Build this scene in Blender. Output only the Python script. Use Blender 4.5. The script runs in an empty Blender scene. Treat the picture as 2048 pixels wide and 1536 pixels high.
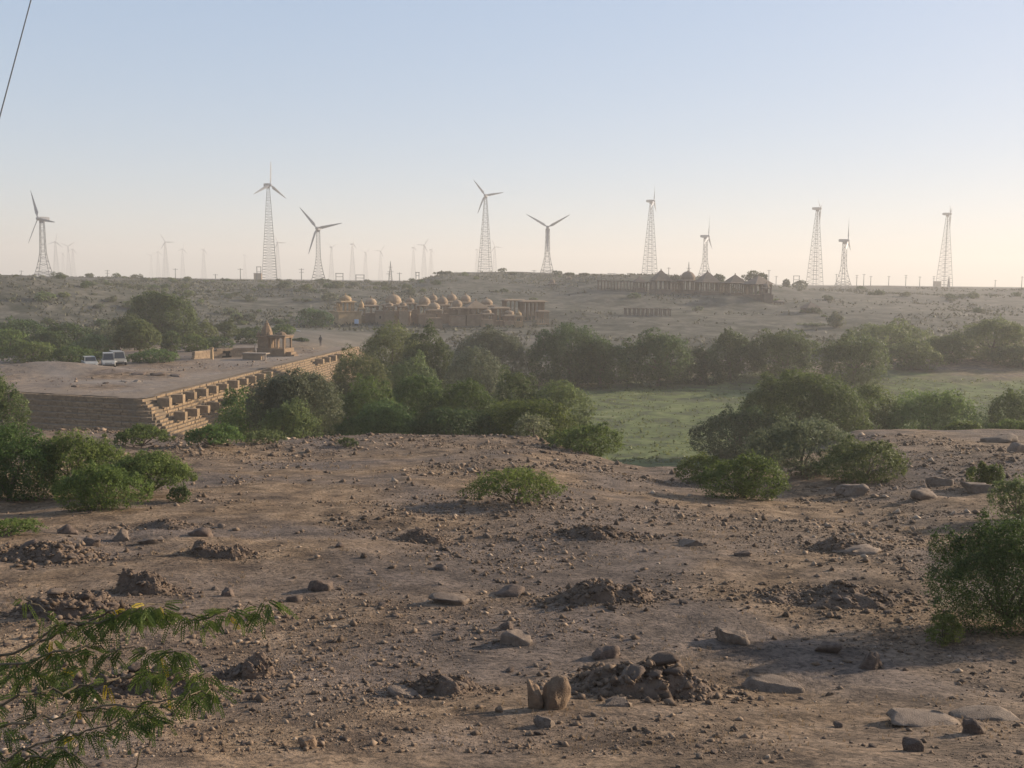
import bpy, math, random
import numpy as np
from mathutils import Vector, Matrix

# ------------------------------------------------------------------ camera, sky, sun, exposure
SC = bpy.context.scene
COL = SC.collection
R = math.radians
EYE = 16.0                                   # camera height above the lake bed (z = 0)
FPX = 2010.0                                 # focal length in photograph pixels
PITCH = 5.82
ROLL = 0.605
cam_d = bpy.data.cameras.new('camera')
cam_d.sensor_width = 36.0
cam_d.lens = 36.0 * FPX / 2048.0
cam_d.clip_start = 0.1
cam_d.clip_end = 12000
cam = bpy.data.objects.new('camera', cam_d)
COL.objects.link(cam)
CAMR = Matrix.Rotation(R(90 - PITCH), 3, 'X') @ Matrix.Rotation(R(ROLL), 3, 'Z')
cam.matrix_world = Matrix.Translation((0, 0, EYE)) @ CAMR.to_4x4()
SC.camera = cam

SUN_AZ = 64.0                                # degrees to the right of the view direction
SUN_EL = 17.0
sv = Vector((math.sin(R(SUN_AZ)) * math.cos(R(SUN_EL)), math.cos(R(SUN_AZ)) * math.cos(R(SUN_EL)), math.sin(R(SUN_EL))))
world = bpy.data.worlds.new('World')
SC.world = world
world.use_nodes = True
wn = world.node_tree.nodes
wl = world.node_tree.links
bg = wn['Background']
sky = wn.new('ShaderNodeTexSky')
sky.sky_type = 'NISHITA'
sky.sun_disc = False
sky.sun_elevation = R(SUN_EL)
sky.sun_rotation = R(SUN_AZ)
sky.altitude = 250
sky.air_density = 1.0
sky.dust_density = 0.8
sky.ozone_density = 1.6
bg.inputs['Strength'].default_value = 0.135
# thin desert haze evens the sky out: compress its range a little and warm it
vm1 = wn.new('ShaderNodeVectorMath'); vm1.operation = 'MULTIPLY'; vm1.inputs[1].default_value = (.25, .25, .25)
gm = wn.new('ShaderNodeGamma'); gm.inputs['Gamma'].default_value = 0.30
vm2 = wn.new('ShaderNodeVectorMath'); vm2.operation = 'MULTIPLY'; vm2.inputs[1].default_value = (2.72, 2.74, 2.92)
hsv = wn.new('ShaderNodeHueSaturation'); hsv.inputs['Saturation'].default_value = 1.65
wl.new(sky.outputs['Color'], vm1.inputs[0]); wl.new(vm1.outputs[0], gm.inputs['Color']); wl.new(gm.outputs['Color'], vm2.inputs[0])
wl.new(vm2.outputs[0], hsv.inputs['Color']); wl.new(hsv.outputs['Color'], bg.inputs['Color'])
sun_d = bpy.data.lights.new('sun', 'SUN')
sun_d.energy = 4.9
sun_d.angle = R(0.6)
sun_d.color = (1.0, 0.85, 0.66)
sun = bpy.data.objects.new('sun', sun_d)
COL.objects.link(sun)
sun.rotation_euler = (-sv).to_track_quat('-Z', 'Y').to_euler()
SC.view_settings.view_transform = 'Standard'
SC.view_settings.look = 'None'
SC.view_settings.gamma = 1.0
SC.view_settings.use_curve_mapping = False
SC.view_settings.exposure = 0.92
SC.cycles.volume_bounces = 0
SC.cycles.max_bounces = 6
SC.cycles.diffuse_bounces = 3
SC.cycles.transparent_max_bounces = 4
SC.cycles.use_denoising = True

HAZE_DENSITY = 0.00058
HAZE_G = 0.18
HAZE_COLOR = (0.94, 0.89, 0.845)

random.seed(7)
RNG = np.random.default_rng(11)

# ------------------------------------------------------------------ helpers: pixels, noise, terrain
def ray(px, py):
    return CAMR @ Vector(((px - 1024) / FPX, -(py - 768) / FPX, -1.0))

def P(px, py, Y):
    d = ray(px, py)
    return Vector((0, 0, EYE)) + d * (Y / d.y)

def hash2(ix, iy, s):
    h = (ix.astype(np.int64) * 374761393 + iy.astype(np.int64) * 668265263 + s * 974634777) & 0x7fffffff
    h = ((h ^ (h >> 13)) * 1274126177) & 0x7fffffff
    h = (h ^ (h >> 16)) & 0xffffff
    return h / float(0xffffff)

def vnoise(x, y, s=0):
    x = np.asarray(x, float); y = np.asarray(y, float)
    ix = np.floor(x); iy = np.floor(y)
    fx = x - ix; fy = y - iy
    ux = fx * fx * (3 - 2 * fx); uy = fy * fy * (3 - 2 * fy)
    a = hash2(ix, iy, s); b = hash2(ix + 1, iy, s); c = hash2(ix, iy + 1, s); d = hash2(ix + 1, iy + 1, s)
    return (a + (b - a) * ux) * (1 - uy) + (c + (d - c) * ux) * uy - 0.5

def fbm(x, y, wl_, oct_=4, s=0):
    v = 0; a = 1.0
    for k in range(oct_):
        v = v + a * vnoise(np.asarray(x) / wl_, np.asarray(y) / wl_, s + k)
        wl_ *= 0.5; a *= 0.5
    return v

def sst(a, b, x):
    t = np.clip((np.asarray(x, float) - a) / (b - a), 0.0, 1.0)
    return t * t * (3 - 2 * t)

PROF = np.array([(-400, -1), (-50, -1.2), (0, -1.7), (3, -2.2), (8, -4.0), (12, -4.9), (18, -5.4), (25, -6.0), (35, -6.9), (50, -8.05),
                 (53, -8.35), (60, -10.5), (75, -14), (90, -15.8), (100, -16), (140, -16), (155, -15.6), (175, -14), (215, -10.8),
                 (260, -7), (300, -3.6), (340, -1.7), (400, -0.7), (600, -0.9), (1000, -0.7), (1600, -0.4), (6000, -0.4)], float)
SX = np.array([(-60, 1.0), (1.0, 1.0), (6, 1.17), (11, 1.22), (16, 1.08), (20, 0.94), (40, 0.9)], float)
CORNER = (-33.3, 90.0)                        # dam: corner of the top edge
WEND = (-25.5, 165.0)
FLEFT = (-75.0, 102.2)
PLAT = -10.9

def wall_x(y):
    return CORNER[0] + (np.asarray(y, float) - CORNER[1]) * (WEND[0] - CORNER[0]) / (WEND[1] - CORNER[1])

def front_y(x):
    return CORNER[1] + (np.asarray(x, float) - CORNER[0]) * (FLEFT[1] - CORNER[1]) / (FLEFT[0] - CORNER[0])

def terr(x, y, fine=True):
    x = np.asarray(x, float); y = np.asarray(y, float)
    s = np.interp(x, SX[:, 0], SX[:, 1])
    w = sst(12, 30, y) * (1 - sst(62, 85, y))
    ye = y * (1 + (s - 1) * w) + (fbm(x, y, 14, 3, 50) * 5.0) * sst(30, 44, y) * (1 - sst(62, 85, y))
    z = np.interp(ye, PROF[:, 0], PROF[:, 1])
    # smooth far undulation and the hills
    far = sst(150, 230, y)
    z = z + far * (fbm(x, y, 60, 4, 3) * 2.4 * (1 - 0.75 * sst(350, 600, y)))
    z = z + 3.7 * sst(-44, -22, x) * (1 - sst(25, 112, x)) * sst(290, 375, y) * (1 - sst(450, 700, y))
    z = z + 8.4 * np.exp(-((x + 122) / 34) ** 2 - ((y - 236) / 40) ** 2)
    z = z + 2.0 * sst(10, 30, x) * (1 - sst(67, 76, x)) * sst(272, 290, y) * (1 - sst(330, 380, y))
    z = z - 1.4 * np.exp(-((x + 18) / 28) ** 2 - ((y - 243) / 14) ** 2)
    z = z - 1.0 * sst(90, 130, x) * sst(200, 300, y) * (1 - sst(400, 500, y))
    # platform behind the dam
    d1 = wall_x(y) - x
    d2 = y - front_y(x)
    m = sst(0.25, 1.3, np.minimum(d1, d2))
    wide = sst(-10, 14, d1) * sst(0.25, 1.3, d2)
    k = sst(150, 172, y)
    m = (m * (1 - k) + wide * k) * (1 - sst(185, 222, y))
    z = z * (1 - m) + (PLAT + 0.012 * (y - 90) * sst(150, 190, y)) * m
    z = z + 1.3 * np.exp(-((x + 52) / 9) ** 2 - ((y - 113.5) / 3.4) ** 2)
    if fine:
        nearw = 1 - sst(45, 70, y)
        z = z + nearw * (fbm(x, y, 7, 4, 21) * 0.34 * sst(5, 14, y) + fbm(x, y, 1.6, 4, 31) * 0.085)
        z = z + (1 - nearw) * fbm(x, y, 3, 2, 41) * 0.12
    return z + EYE

def gz(x, y):
    return float(terr(np.array([x]), np.array([y]))[0])

def G(px, Y):
    """ground point under photograph column px at depth Y"""
    py = 900
    for _ in range(4):
        p = P(px, py, Y)
        z = gz(p.x, Y)
        # row at which that ground point shows
        v = CAMR.transposed() @ (Vector((p.x, Y, z)) - Vector((0, 0, EYE)))
        py = 768 - FPX * v.y / (-v.z)
    return Vector((p.x, Y, z))

def GR(px, py, lo=5.0, hi=1200.0):
    """ground point met by the ray through a photograph pixel"""
    ys = np.geomspace(lo, hi, 700)
    d = ray(px, py)
    xs = d.x / d.y * ys
    zs = EYE + d.z / d.y * ys
    below = zs <= terr(xs, ys)
    i = int(np.argmax(below)) if below.any() else len(ys) - 1
    return Vector((float(xs[i]), float(ys[i]), float(terr(xs[i:i + 1], ys[i:i + 1])[0])))

# ------------------------------------------------------------------ materials
MATS = {}

def nmat(name):
    m = bpy.data.materials.new(name)
    m.use_nodes = True
    nt = m.node_tree
    b = nt.nodes['Principled BSDF']
    b.inputs['Specular IOR Level'].default_value = 0.2
    MATS[name] = m
    return m, nt, b

def N(nt, t, **kw):
    n = nt.nodes.new(t)
    for k, v in kw.items():
        setattr(n, k, v)
    return n

def ramp(nt, stops):
    n = nt.nodes.new('ShaderNodeValToRGB')
    e = n.color_ramp.elements
    while len(e) < len(stops):
        e.new(0.5)
    for i, (p, c) in enumerate(stops):
        e[i].position = p
        e[i].color = (*c, 1) if len(c) == 3 else c
    return n

def simple_mat(name, c1, c2, scale=3.0, rough=0.85, bump=0.3, detail=6, bscale=None, obj_coord=True, metallic=0.0):
    m, nt, b = nmat(name)
    tc = N(nt, 'ShaderNodeTexCoord')
    no = N(nt, 'ShaderNodeTexNoise')
    no.inputs['Scale'].default_value = scale
    no.inputs['Detail'].default_value = detail
    no.inputs['Roughness'].default_value = 0.65
    nt.links.new(tc.outputs['Object' if obj_coord else 'Generated'], no.inputs['Vector'])
    r = ramp(nt, [(0.3, c1), (0.7, c2)])
    nt.links.new(no.outputs['Fac'], r.inputs['Fac'])
    oi = N(nt, 'ShaderNodeObjectInfo')
    hs = N(nt, 'ShaderNodeHueSaturation')
    mr = N(nt, 'ShaderNodeMapRange')
    mr.inputs['To Min'].default_value = 0.85
    mr.inputs['To Max'].default_value = 1.15
    nt.links.new(oi.outputs['Random'], mr.inputs['Value'])
    nt.links.new(mr.outputs['Result'], hs.inputs['Value'])
    nt.links.new(r.outputs['Color'], hs.inputs['Color'])
    nt.links.new(hs.outputs['Color'], b.inputs['Base Color'])
    b.inputs['Roughness'].default_value = rough
    b.inputs['Metallic'].default_value = metallic
    if bump:
        no2 = N(nt, 'ShaderNodeTexNoise')
        no2.inputs['Scale'].default_value = bscale or scale * 5
        no2.inputs['Detail'].default_value = 5
        nt.links.new(tc.outputs['Object'], no2.inputs['Vector'])
        bp = N(nt, 'ShaderNodeBump')
        bp.inputs['Strength'].default_value = bump
        bp.inputs['Distance'].default_value = 0.03
        nt.links.new(no2.outputs['Fac'], bp.inputs['Height'])
        nt.links.new(bp.outputs['Normal'], b.inputs['Normal'])
    return m

def ground_mat():
    m, nt, b = nmat('ground')
    L = nt.links.new
    geo = N(nt, 'ShaderNodeNewGeometry')
    def noise(scale, detail=6, rough=0.6, dist=0.0):
        n = N(nt, 'ShaderNodeTexNoise')
        n.inputs['Scale'].default_value = scale
        n.inputs['Detail'].default_value = detail
        n.inputs['Roughness'].default_value = rough
        n.inputs['Distortion'].default_value = dist
        L(geo.outputs['Position'], n.inputs['Vector'])
        return n
    def mix(f, a, c):
        n = N(nt, 'ShaderNodeMix', data_type='RGBA')
        if isinstance(f, float): n.inputs[0].default_value = f
        else: L(f, n.inputs[0])
        for s, v in ((6, a), (7, c)):
            if isinstance(v, tuple): n.inputs[s].default_value = (*v, 1)
            else: L(v, n.inputs[s])
        return n.outputs[2]
    big = noise(0.16, 5, 0.55, 0.6)
    mid = noise(1.3, 6, 0.62, 0.3)
    fin = noise(11.0, 6, 0.7)
    soil = ramp(nt, [(0.35, (0.084, 0.057, 0.038)), (0.5, (0.186, 0.127, 0.080)), (0.66, (0.285, 0.200, 0.129))])
    L(mid.outputs['Fac'], soil.inputs['Fac'])
    pur = ramp(nt, [(0.35, (0.092, 0.071, 0.058)), (0.65, (0.182, 0.139, 0.112))])
    L(mid.outputs['Fac'], pur.inputs['Fac'])
    bf = ramp(nt, [(0.42, (0, 0, 0)), (0.6, (1, 1, 1))])
    L(big.outputs['Fac'], bf.inputs['Fac'])
    c = mix(bf.outputs['Color'], soil.outputs['Color'], pur.outputs['Color'])
    ff = ramp(nt, [(0.36, (0.42, 0.42, 0.42)), (0.52, (1, 1, 1)), (0.70, (1.35, 1.3, 1.25))])
    L(fin.outputs['Fac'], ff.inputs['Fac'])
    mu = N(nt, 'ShaderNodeMix', data_type='RGBA', blend_type='MULTIPLY')
    mu.inputs[0].default_value = 1.0
    L(c, mu.inputs[6]); L(ff.outputs['Color'], mu.inputs[7])
    c = mu.outputs[2]
    at = N(nt, 'ShaderNodeVertexColor', layer_name='zone')
    sep = N(nt, 'ShaderNodeSeparateColor')
    L(at.outputs['Color'], sep.inputs['Color'])
    # far hillside: grey brown stony scrub
    hn = noise(0.22, 7, 0.7, 0.4)
    hill = ramp(nt, [(0.36, (0.036, 0.039, 0.025)), (0.5, (0.080, 0.074, 0.055)), (0.66, (0.15, 0.132, 0.104))])
    L(hn.outputs['Fac'], hill.inputs['Fac'])
    c = mix(sep.outputs[1], c, hill.outputs['Color'])
    # green lake bed
    gn = noise(0.22, 9, 0.72, 0.6)
    grass = ramp(nt, [(0.36, (0.062, 0.062, 0.040)), (0.46, (0.082, 0.094, 0.044)), (0.55, (0.115, 0.138, 0.050)), (0.68, (0.185, 0.185, 0.092))])
    L(gn.outputs['Fac'], grass.inputs['Fac'])
    c = mix(sep.outputs[0], c, grass.outputs['Color'])
    # pale track, dry dust and the haze-lightened right hillside
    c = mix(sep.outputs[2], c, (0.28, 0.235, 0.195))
    L(c, b.inputs['Base Color'])
    b.inputs['Roughness'].default_value = 0.95
    b.inputs['Specular IOR Level'].default_value = 0.1
    bp = N(nt, 'ShaderNodeBump')
    bp.inputs['Strength'].default_value = 0.8
    bp.inputs['Distance'].default_value = 0.05
    L(fin.outputs['Fac'], bp.inputs['Height'])
    bp2 = N(nt, 'ShaderNodeBump')
    bp2.inputs['Strength'].default_value = 0.7
    bp2.inputs['Distance'].default_value = 0.4
    L(gn.outputs['Fac'], bp2.inputs['Height'])
    L(bp.outputs['Normal'], bp2.inputs['Normal'])
    L(bp2.outputs['Normal'], b.inputs['Normal'])
    return m

def leaf_mat(name, dark, light, trans=0.35):
    m, nt, b = nmat(name)
    L = nt.links.new
    at = N(nt, 'ShaderNodeAttribute', attribute_name='tint')
    r = ramp(nt, [(0.0, dark), (1.0, light)])
    L(at.outputs['Fac'], r.inputs['Fac'])
    oi = N(nt, 'ShaderNodeObjectInfo')
    hs = N(nt, 'ShaderNodeHueSaturation')
    mr = N(nt, 'ShaderNodeMapRange')
    mr.inputs['To Min'].default_value = 0.75
    mr.inputs['To Max'].default_value = 1.25
    L(oi.outputs['Random'], mr.inputs['Value'])
    L(mr.outputs['Result'], hs.inputs['Value'])
    wnz = N(nt, 'ShaderNodeTexWhiteNoise', noise_dimensions='1D')
    L(oi.outputs['Random'], wnz.inputs['W'])
    mh = N(nt, 'ShaderNodeMapRange'); mh.inputs['To Min'].default_value = 0.472; mh.inputs['To Max'].default_value = 0.515
    L(wnz.outputs['Value'], mh.inputs['Value']); L(mh.outputs['Result'], hs.inputs['Hue'])
    L(r.outputs['Color'], hs.inputs['Color'])
    L(hs.outputs['Color'], b.inputs['Base Color'])
    b.inputs['Roughness'].default_value = 0.6
    tr = N(nt, 'ShaderNodeBsdfTranslucent')
    L(hs.outputs['Color'], tr.inputs['Color'])
    mx = N(nt, 'ShaderNodeMixShader')
    mx.inputs['Fac'].default_value = trans
    L(b.outputs['BSDF'], mx.inputs[1]); L(tr.outputs['BSDF'], mx.inputs[2])
    L(mx.outputs['Shader'], nt.nodes['Material Output'].inputs['Surface'])
    return m

ground_mat()
leaf_mat('leaf_green', (0.034, 0.06, 0.016), (0.145, 0.205, 0.052), 0.48)
leaf_mat('leaf_fresh', (0.05, 0.078, 0.018), (0.18, 0.225, 0.055), 0.5)
leaf_mat('leaf_olive', (0.046, 0.064, 0.022), (0.165, 0.2, 0.07), 0.45)
leaf_mat('leaf_dark', (0.026, 0.046, 0.016), (0.11, 0.155, 0.05), 0.45)
leaf_mat('leaf_grey', (0.052, 0.064, 0.036), (0.17, 0.185, 0.105), 0.42)
leaf_mat('leaf_near', (0.016, 0.034, 0.009), (0.07, 0.112, 0.024), 0.35)
leaf_mat('leaf_branch', (0.024, 0.046, 0.014), (0.10, 0.145, 0.035), 0.4)
leaf_mat('leaf_yellow', (0.30, 0.20, 0.02), (0.48, 0.34, 0.04), 0.4)
leaf_mat('grass_blade', (0.085, 0.11, 0.04), (0.19, 0.21, 0.085), 0.45)
leaf_mat('leaf_pale', (0.075, 0.088, 0.05), (0.23, 0.245, 0.135), 0.45)
leaf_mat('scrub', (0.045, 0.045, 0.028), (0.12, 0.11, 0.07), 0.2)
leaf_mat('straw', (0.22, 0.17, 0.085), (0.40, 0.32, 0.17), 0.3)
simple_mat('bark', (0.085, 0.065, 0.048), (0.16, 0.125, 0.095), 8, 0.9, 0.5)
simple_mat('twig', (0.07, 0.055, 0.035), (0.15, 0.115, 0.07), 30, 0.8, 0.2)
simple_mat('stone_brown', (0.075, 0.054, 0.043), (0.16, 0.115, 0.088), 13, 0.9, 0.6)
simple_mat('stone_grey', (0.115, 0.084, 0.064), (0.215, 0.162, 0.122), 13, 0.9, 0.6)
simple_mat('stone_pale', (0.20, 0.155, 0.12), (0.32, 0.26, 0.205), 3, 0.9, 0.5)
simple_mat('stone_orange', (0.14, 0.092, 0.06), (0.24, 0.165, 0.108), 13, 0.9, 0.5)
simple_mat('earth_shaded', (0.085, 0.060, 0.045), (0.17, 0.12, 0.086), 5, 0.95, 0.9, bscale=22)  # ground soil darkened: shade on the mound sides put into the colour
simple_mat('wall_stone', (0.165, 0.112, 0.068), (0.295, 0.208, 0.124), 2.5, 0.9, 0.5)
simple_mat('wall_core', (0.15, 0.11, 0.075), (0.22, 0.165, 0.11), 3, 0.95, 0.5)
simple_mat('fill_earth', (0.13, 0.098, 0.072), (0.21, 0.16, 0.118), 1.5, 0.95, 0.6)
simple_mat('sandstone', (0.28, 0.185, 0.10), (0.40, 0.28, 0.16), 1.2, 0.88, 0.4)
simple_mat('ridge_stone_backlit', (0.135, 0.102, 0.078), (0.21, 0.16, 0.12), 0.9, 0.9, 0.5)  # darker, greyer sandstone: backlit shade of the ridge buildings put into the colour
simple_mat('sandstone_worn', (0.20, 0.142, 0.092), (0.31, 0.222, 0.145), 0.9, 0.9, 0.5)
simple_mat('shrine_stone', (0.15, 0.10, 0.062), (0.25, 0.17, 0.105), 2, 0.9, 0.5)
simple_mat('white_slab', (0.55, 0.52, 0.47), (0.7, 0.66, 0.6), 2, 0.8, 0.2)
simple_mat('white_paint', (0.20, 0.19, 0.17), (0.34, 0.325, 0.295), 2, 0.35, 0.0)
simple_mat('blue_panel', (0.40, 0.47, 0.60), (0.5, 0.57, 0.70), 2, 0.6, 0.0)
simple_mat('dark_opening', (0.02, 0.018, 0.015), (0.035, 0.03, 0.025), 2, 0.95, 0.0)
simple_mat('galvanised', (0.06, 0.06, 0.066), (0.10, 0.10, 0.108), 1, 0.6, 0.0)
simple_mat('turbine_paint', (0.17, 0.17, 0.185), (0.23, 0.23, 0.245), 0.4, 0.5, 0.0)
simple_mat('pole_concrete', (0.22, 0.21, 0.20), (0.30, 0.29, 0.27), 1, 0.9, 0.0)
simple_mat('cable_black', (0.05, 0.055, 0.06), (0.08, 0.085, 0.09), 3, 0.6, 0.0)
simple_mat('tyre', (0.015, 0.015, 0.015), (0.03, 0.03, 0.03), 3, 0.9, 0.0)
simple_mat('cloth_dark', (0.02, 0.02, 0.025), (0.045, 0.045, 0.05), 5, 0.9, 0.0)
simple_mat('skin', (0.20, 0.12, 0.08), (0.26, 0.16, 0.11), 5, 0.6, 0.0)
m, nt, b = nmat('car_glass')
b.inputs['Base Color'].default_value = (0.02, 0.022, 0.025, 1)
b.inputs['Roughness'].default_value = 0.08
b.inputs['Specular IOR Level'].default_value = 0.6

# ------------------------------------------------------------------ mesh helpers
def np_mesh(name, verts, faces_idx, face_sizes, mat=None, tint=None, smooth=False):
    me = bpy.data.meshes.new(name)
    verts = np.ascontiguousarray(verts, dtype=np.float32)
    fi = np.ascontiguousarray(faces_idx, dtype=np.int32).ravel()
    if np.isscalar(face_sizes):
        nf = len(fi) // face_sizes
        tot = np.full(nf, face_sizes, np.int32)
    else:
        tot = np.asarray(face_sizes, np.int32); nf = len(tot)
    start = np.zeros(nf, np.int32); start[1:] = np.cumsum(tot)[:-1]
    me.vertices.add(len(verts)); me.vertices.foreach_set('co', verts.ravel())
    me.loops.add(len(fi)); me.loops.foreach_set('vertex_index', fi)
    me.polygons.add(nf); me.polygons.foreach_set('loop_start', start); me.polygons.foreach_set('loop_total', tot)
    if smooth:
        me.polygons.foreach_set('use_smooth', np.ones(nf, bool))
    if tint is not None:
        a = me.attributes.new('tint', 'FLOAT', 'FACE')
        a.data.foreach_set('value', np.asarray(tint, np.float32))
    me.update(calc_edges=True)
    if mat: me.materials.append(MATS[mat])
    return me

class MB:
    def __init__(self):
        self.v = []; self.f = []
    def add(self, vs, fs):
        o = len(self.v)
        self.v += [tuple(v) for v in vs]
        self.f += [tuple(i + o for i in f) for f in fs]
        return self
    def box(self, c, s, rz=0.0, taper=1.0):
        x, y, z = s[0] / 2, s[1] / 2, s[2] / 2
        ca, sa = math.cos(rz), math.sin(rz)
        vs = []
        for dz, k in ((-z, 1.0), (z, taper)):
            for dx, dy in ((-x, -y), (x, -y), (x, y), (-x, y)):
                dx *= k; dy *= k
                vs.append((c[0] + dx * ca - dy * sa, c[1] + dx * sa + dy * ca, c[2] + dz))
        return self.add(vs, [(0, 3, 2, 1), (4, 5, 6, 7), (0, 1, 5, 4), (1, 2, 6, 5), (2, 3, 7, 6), (3, 0, 4, 7)])
    def tube(self, pts, rad, n=6, cap=True):
        pts = [Vector(p) for p in pts]
        if not hasattr(rad, '__len__'): rad = [rad] * len(pts)
        vs = []; fs = []
        for i, p in enumerate(pts):
            t = (pts[min(i + 1, len(pts) - 1)] - pts[max(i - 1, 0)]).normalized()
            a = t.cross(Vector((0, 0, 1)))
            if a.length < 1e-3: a = t.cross(Vector((1, 0, 0)))
            a.normalize(); b_ = t.cross(a)
            for k in range(n):
                an = 2 * math.pi * k / n
                vs.append(p + (a * math.cos(an) + b_ * math.sin(an)) * rad[i])
        for i in range(len(pts) - 1):
            for k in range(n):
                fs.append((i * n + k, i * n + (k + 1) % n, (i + 1) * n + (k + 1) % n, (i + 1) * n + k))
        if cap:
            fs.append(tuple(range(n - 1, -1, -1))); fs.append(tuple(range((len(pts) - 1) * n, len(pts) * n)))
        return self.add(vs, fs)
    def lathe(self, prof, n=16, c=(0, 0, 0), rz=0.0):
        vs = []; fs = []
        for r_, z in prof:
            for k in range(n):
                a = 2 * math.pi * (k + 0.5) / n + rz
                vs.append((c[0] + r_ * math.cos(a), c[1] + r_ * math.sin(a), c[2] + z))
        for i in range(len(prof) - 1):
            for k in range(n):
                fs.append((i * n + k, i * n + (k + 1) % n, (i + 1) * n + (k + 1) % n, (i + 1) * n + k))
        fs.append(tuple(range(n - 1, -1, -1))); fs.append(tuple(range((len(prof) - 1) * n, len(prof) * n)))
        return self.add(vs, fs)
    def mesh(self, name, mat):
        me = bpy.data.meshes.new(name)
        me.from_pydata(self.v, [], self.f)
        me.update()
        if mat: me.materials.append(MATS[mat])
        return me
    def build(self, name, mat, parent=None):
        return link(name, self.mesh(name, mat), parent)

def link(name, data, parent=None, loc=None, rz=0.0):
    o = bpy.data.objects.new(name, data)
    COL.objects.link(o)
    if parent is not None: o.parent = parent
    if loc is not None: o.location = loc
    if rz: o.rotation_euler = (0, 0, rz)
    return o

def tag(o, label, cat, group=None):
    o['label'] = label; o['category'] = cat
    if group: o['group'] = group
    return o

def thing(name, loc, label, cat, group=None, rz=0.0):
    return tag(link(name, None, None, loc, rz), label, cat, group)

def structure(o):
    o['kind'] = 'structure'; return o

def stuff(o):
    o['kind'] = 'stuff'; return o

# ------------------------------------------------------------------ ground
def build_ground():
    cy = -4.0
    th = np.concatenate([np.linspace(-math.pi, -R(38), 40)[:-1], np.linspace(-R(38), R(38), 440), np.linspace(R(38), math.pi, 40)[1:]])
    rr = np.concatenate([[0.6], np.geomspace(3.0, 90, 330), np.geomspace(90, 480, 230)[1:], np.geomspace(480, 3050, 60)[1:]])
    T, RR = np.meshgrid(th, rr)
    X = RR * np.sin(T); Y = cy + RR * np.cos(T)
    Z = terr(X, Y)
    nr, nt_ = X.shape
    v = np.stack([X, Y, Z], -1).reshape(-1, 3)
    i = np.arange(nr * nt_).reshape(nr, nt_)
    q = np.stack([i[:-1, :-1], i[:-1, 1:], i[1:, 1:], i[1:, :-1]], -1).reshape(-1, 4)[:, ::-1]
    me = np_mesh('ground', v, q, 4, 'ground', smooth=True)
    x, y = X.ravel(), Y.ravel()
    rel = Z.ravel() - EYE
    n1 = fbm(x, y, 9, 4, 77)
    lake = sst(-14.2, -15.2, rel + n1 * 1.2) * sst(60, 75, y) * (1 - sst(140, 152, y - np.clip(x, 0, 130) * 0.62 + n1 * 4)) * sst(-24, -12, x + n1 * 6)
    hill = np.maximum(sst(135, 165, y - np.clip(x, 0, 130) * 0.62), 0)
    platm = sst(0.2, 1.5, np.minimum(wall_x(y) - x, y - front_y(x))) * (1 - sst(150, 190, y))
    hill = hill * (1 - platm)
    # dusty ground in front of the cenotaphs and on the crossing behind the shrine
    dust = np.exp(-((x + 40) / 16) ** 2 - ((y - 185) / 22) ** 2) * 0.45 + np.exp(-((x + 8) / 26) ** 2 - ((y - 200) / 9) ** 2) * 0.4
    far = sst(50, 150, x) * sst(190, 240, y) * 0.3 + platm * np.clip(.34 + fbm(x, y, 5, 4, 88) * .9, 0, .8)  # right hillside: pale ground, lightened further in colour to stand in for haze
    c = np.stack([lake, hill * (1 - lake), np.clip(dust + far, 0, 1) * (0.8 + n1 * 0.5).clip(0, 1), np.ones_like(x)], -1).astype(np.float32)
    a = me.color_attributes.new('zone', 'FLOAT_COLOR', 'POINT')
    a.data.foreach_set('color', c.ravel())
    return structure(link('ground', me))
build_ground()

# ------------------------------------------------------------------ haze
def build_haze():
    mb = MB().box((0, -4, 50.5), (6300, 6300, 105))
    m = bpy.data.materials.new('haze'); m.use_nodes = True
    nt = m.node_tree
    nt.nodes.remove(nt.nodes['Principled BSDF'])
    v = nt.nodes.new('ShaderNodeVolumePrincipled')
    v.inputs['Color'].default_value = (*HAZE_COLOR, 1)
    v.inputs['Density'].default_value = HAZE_DENSITY
    v.inputs['Anisotropy'].default_value = HAZE_G
    nt.links.new(v.outputs['Volume'], nt.nodes['Material Output'].inputs['Volume'])
    MATS['haze'] = m
    stuff(mb.build('haze', 'haze'))
build_haze()

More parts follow.
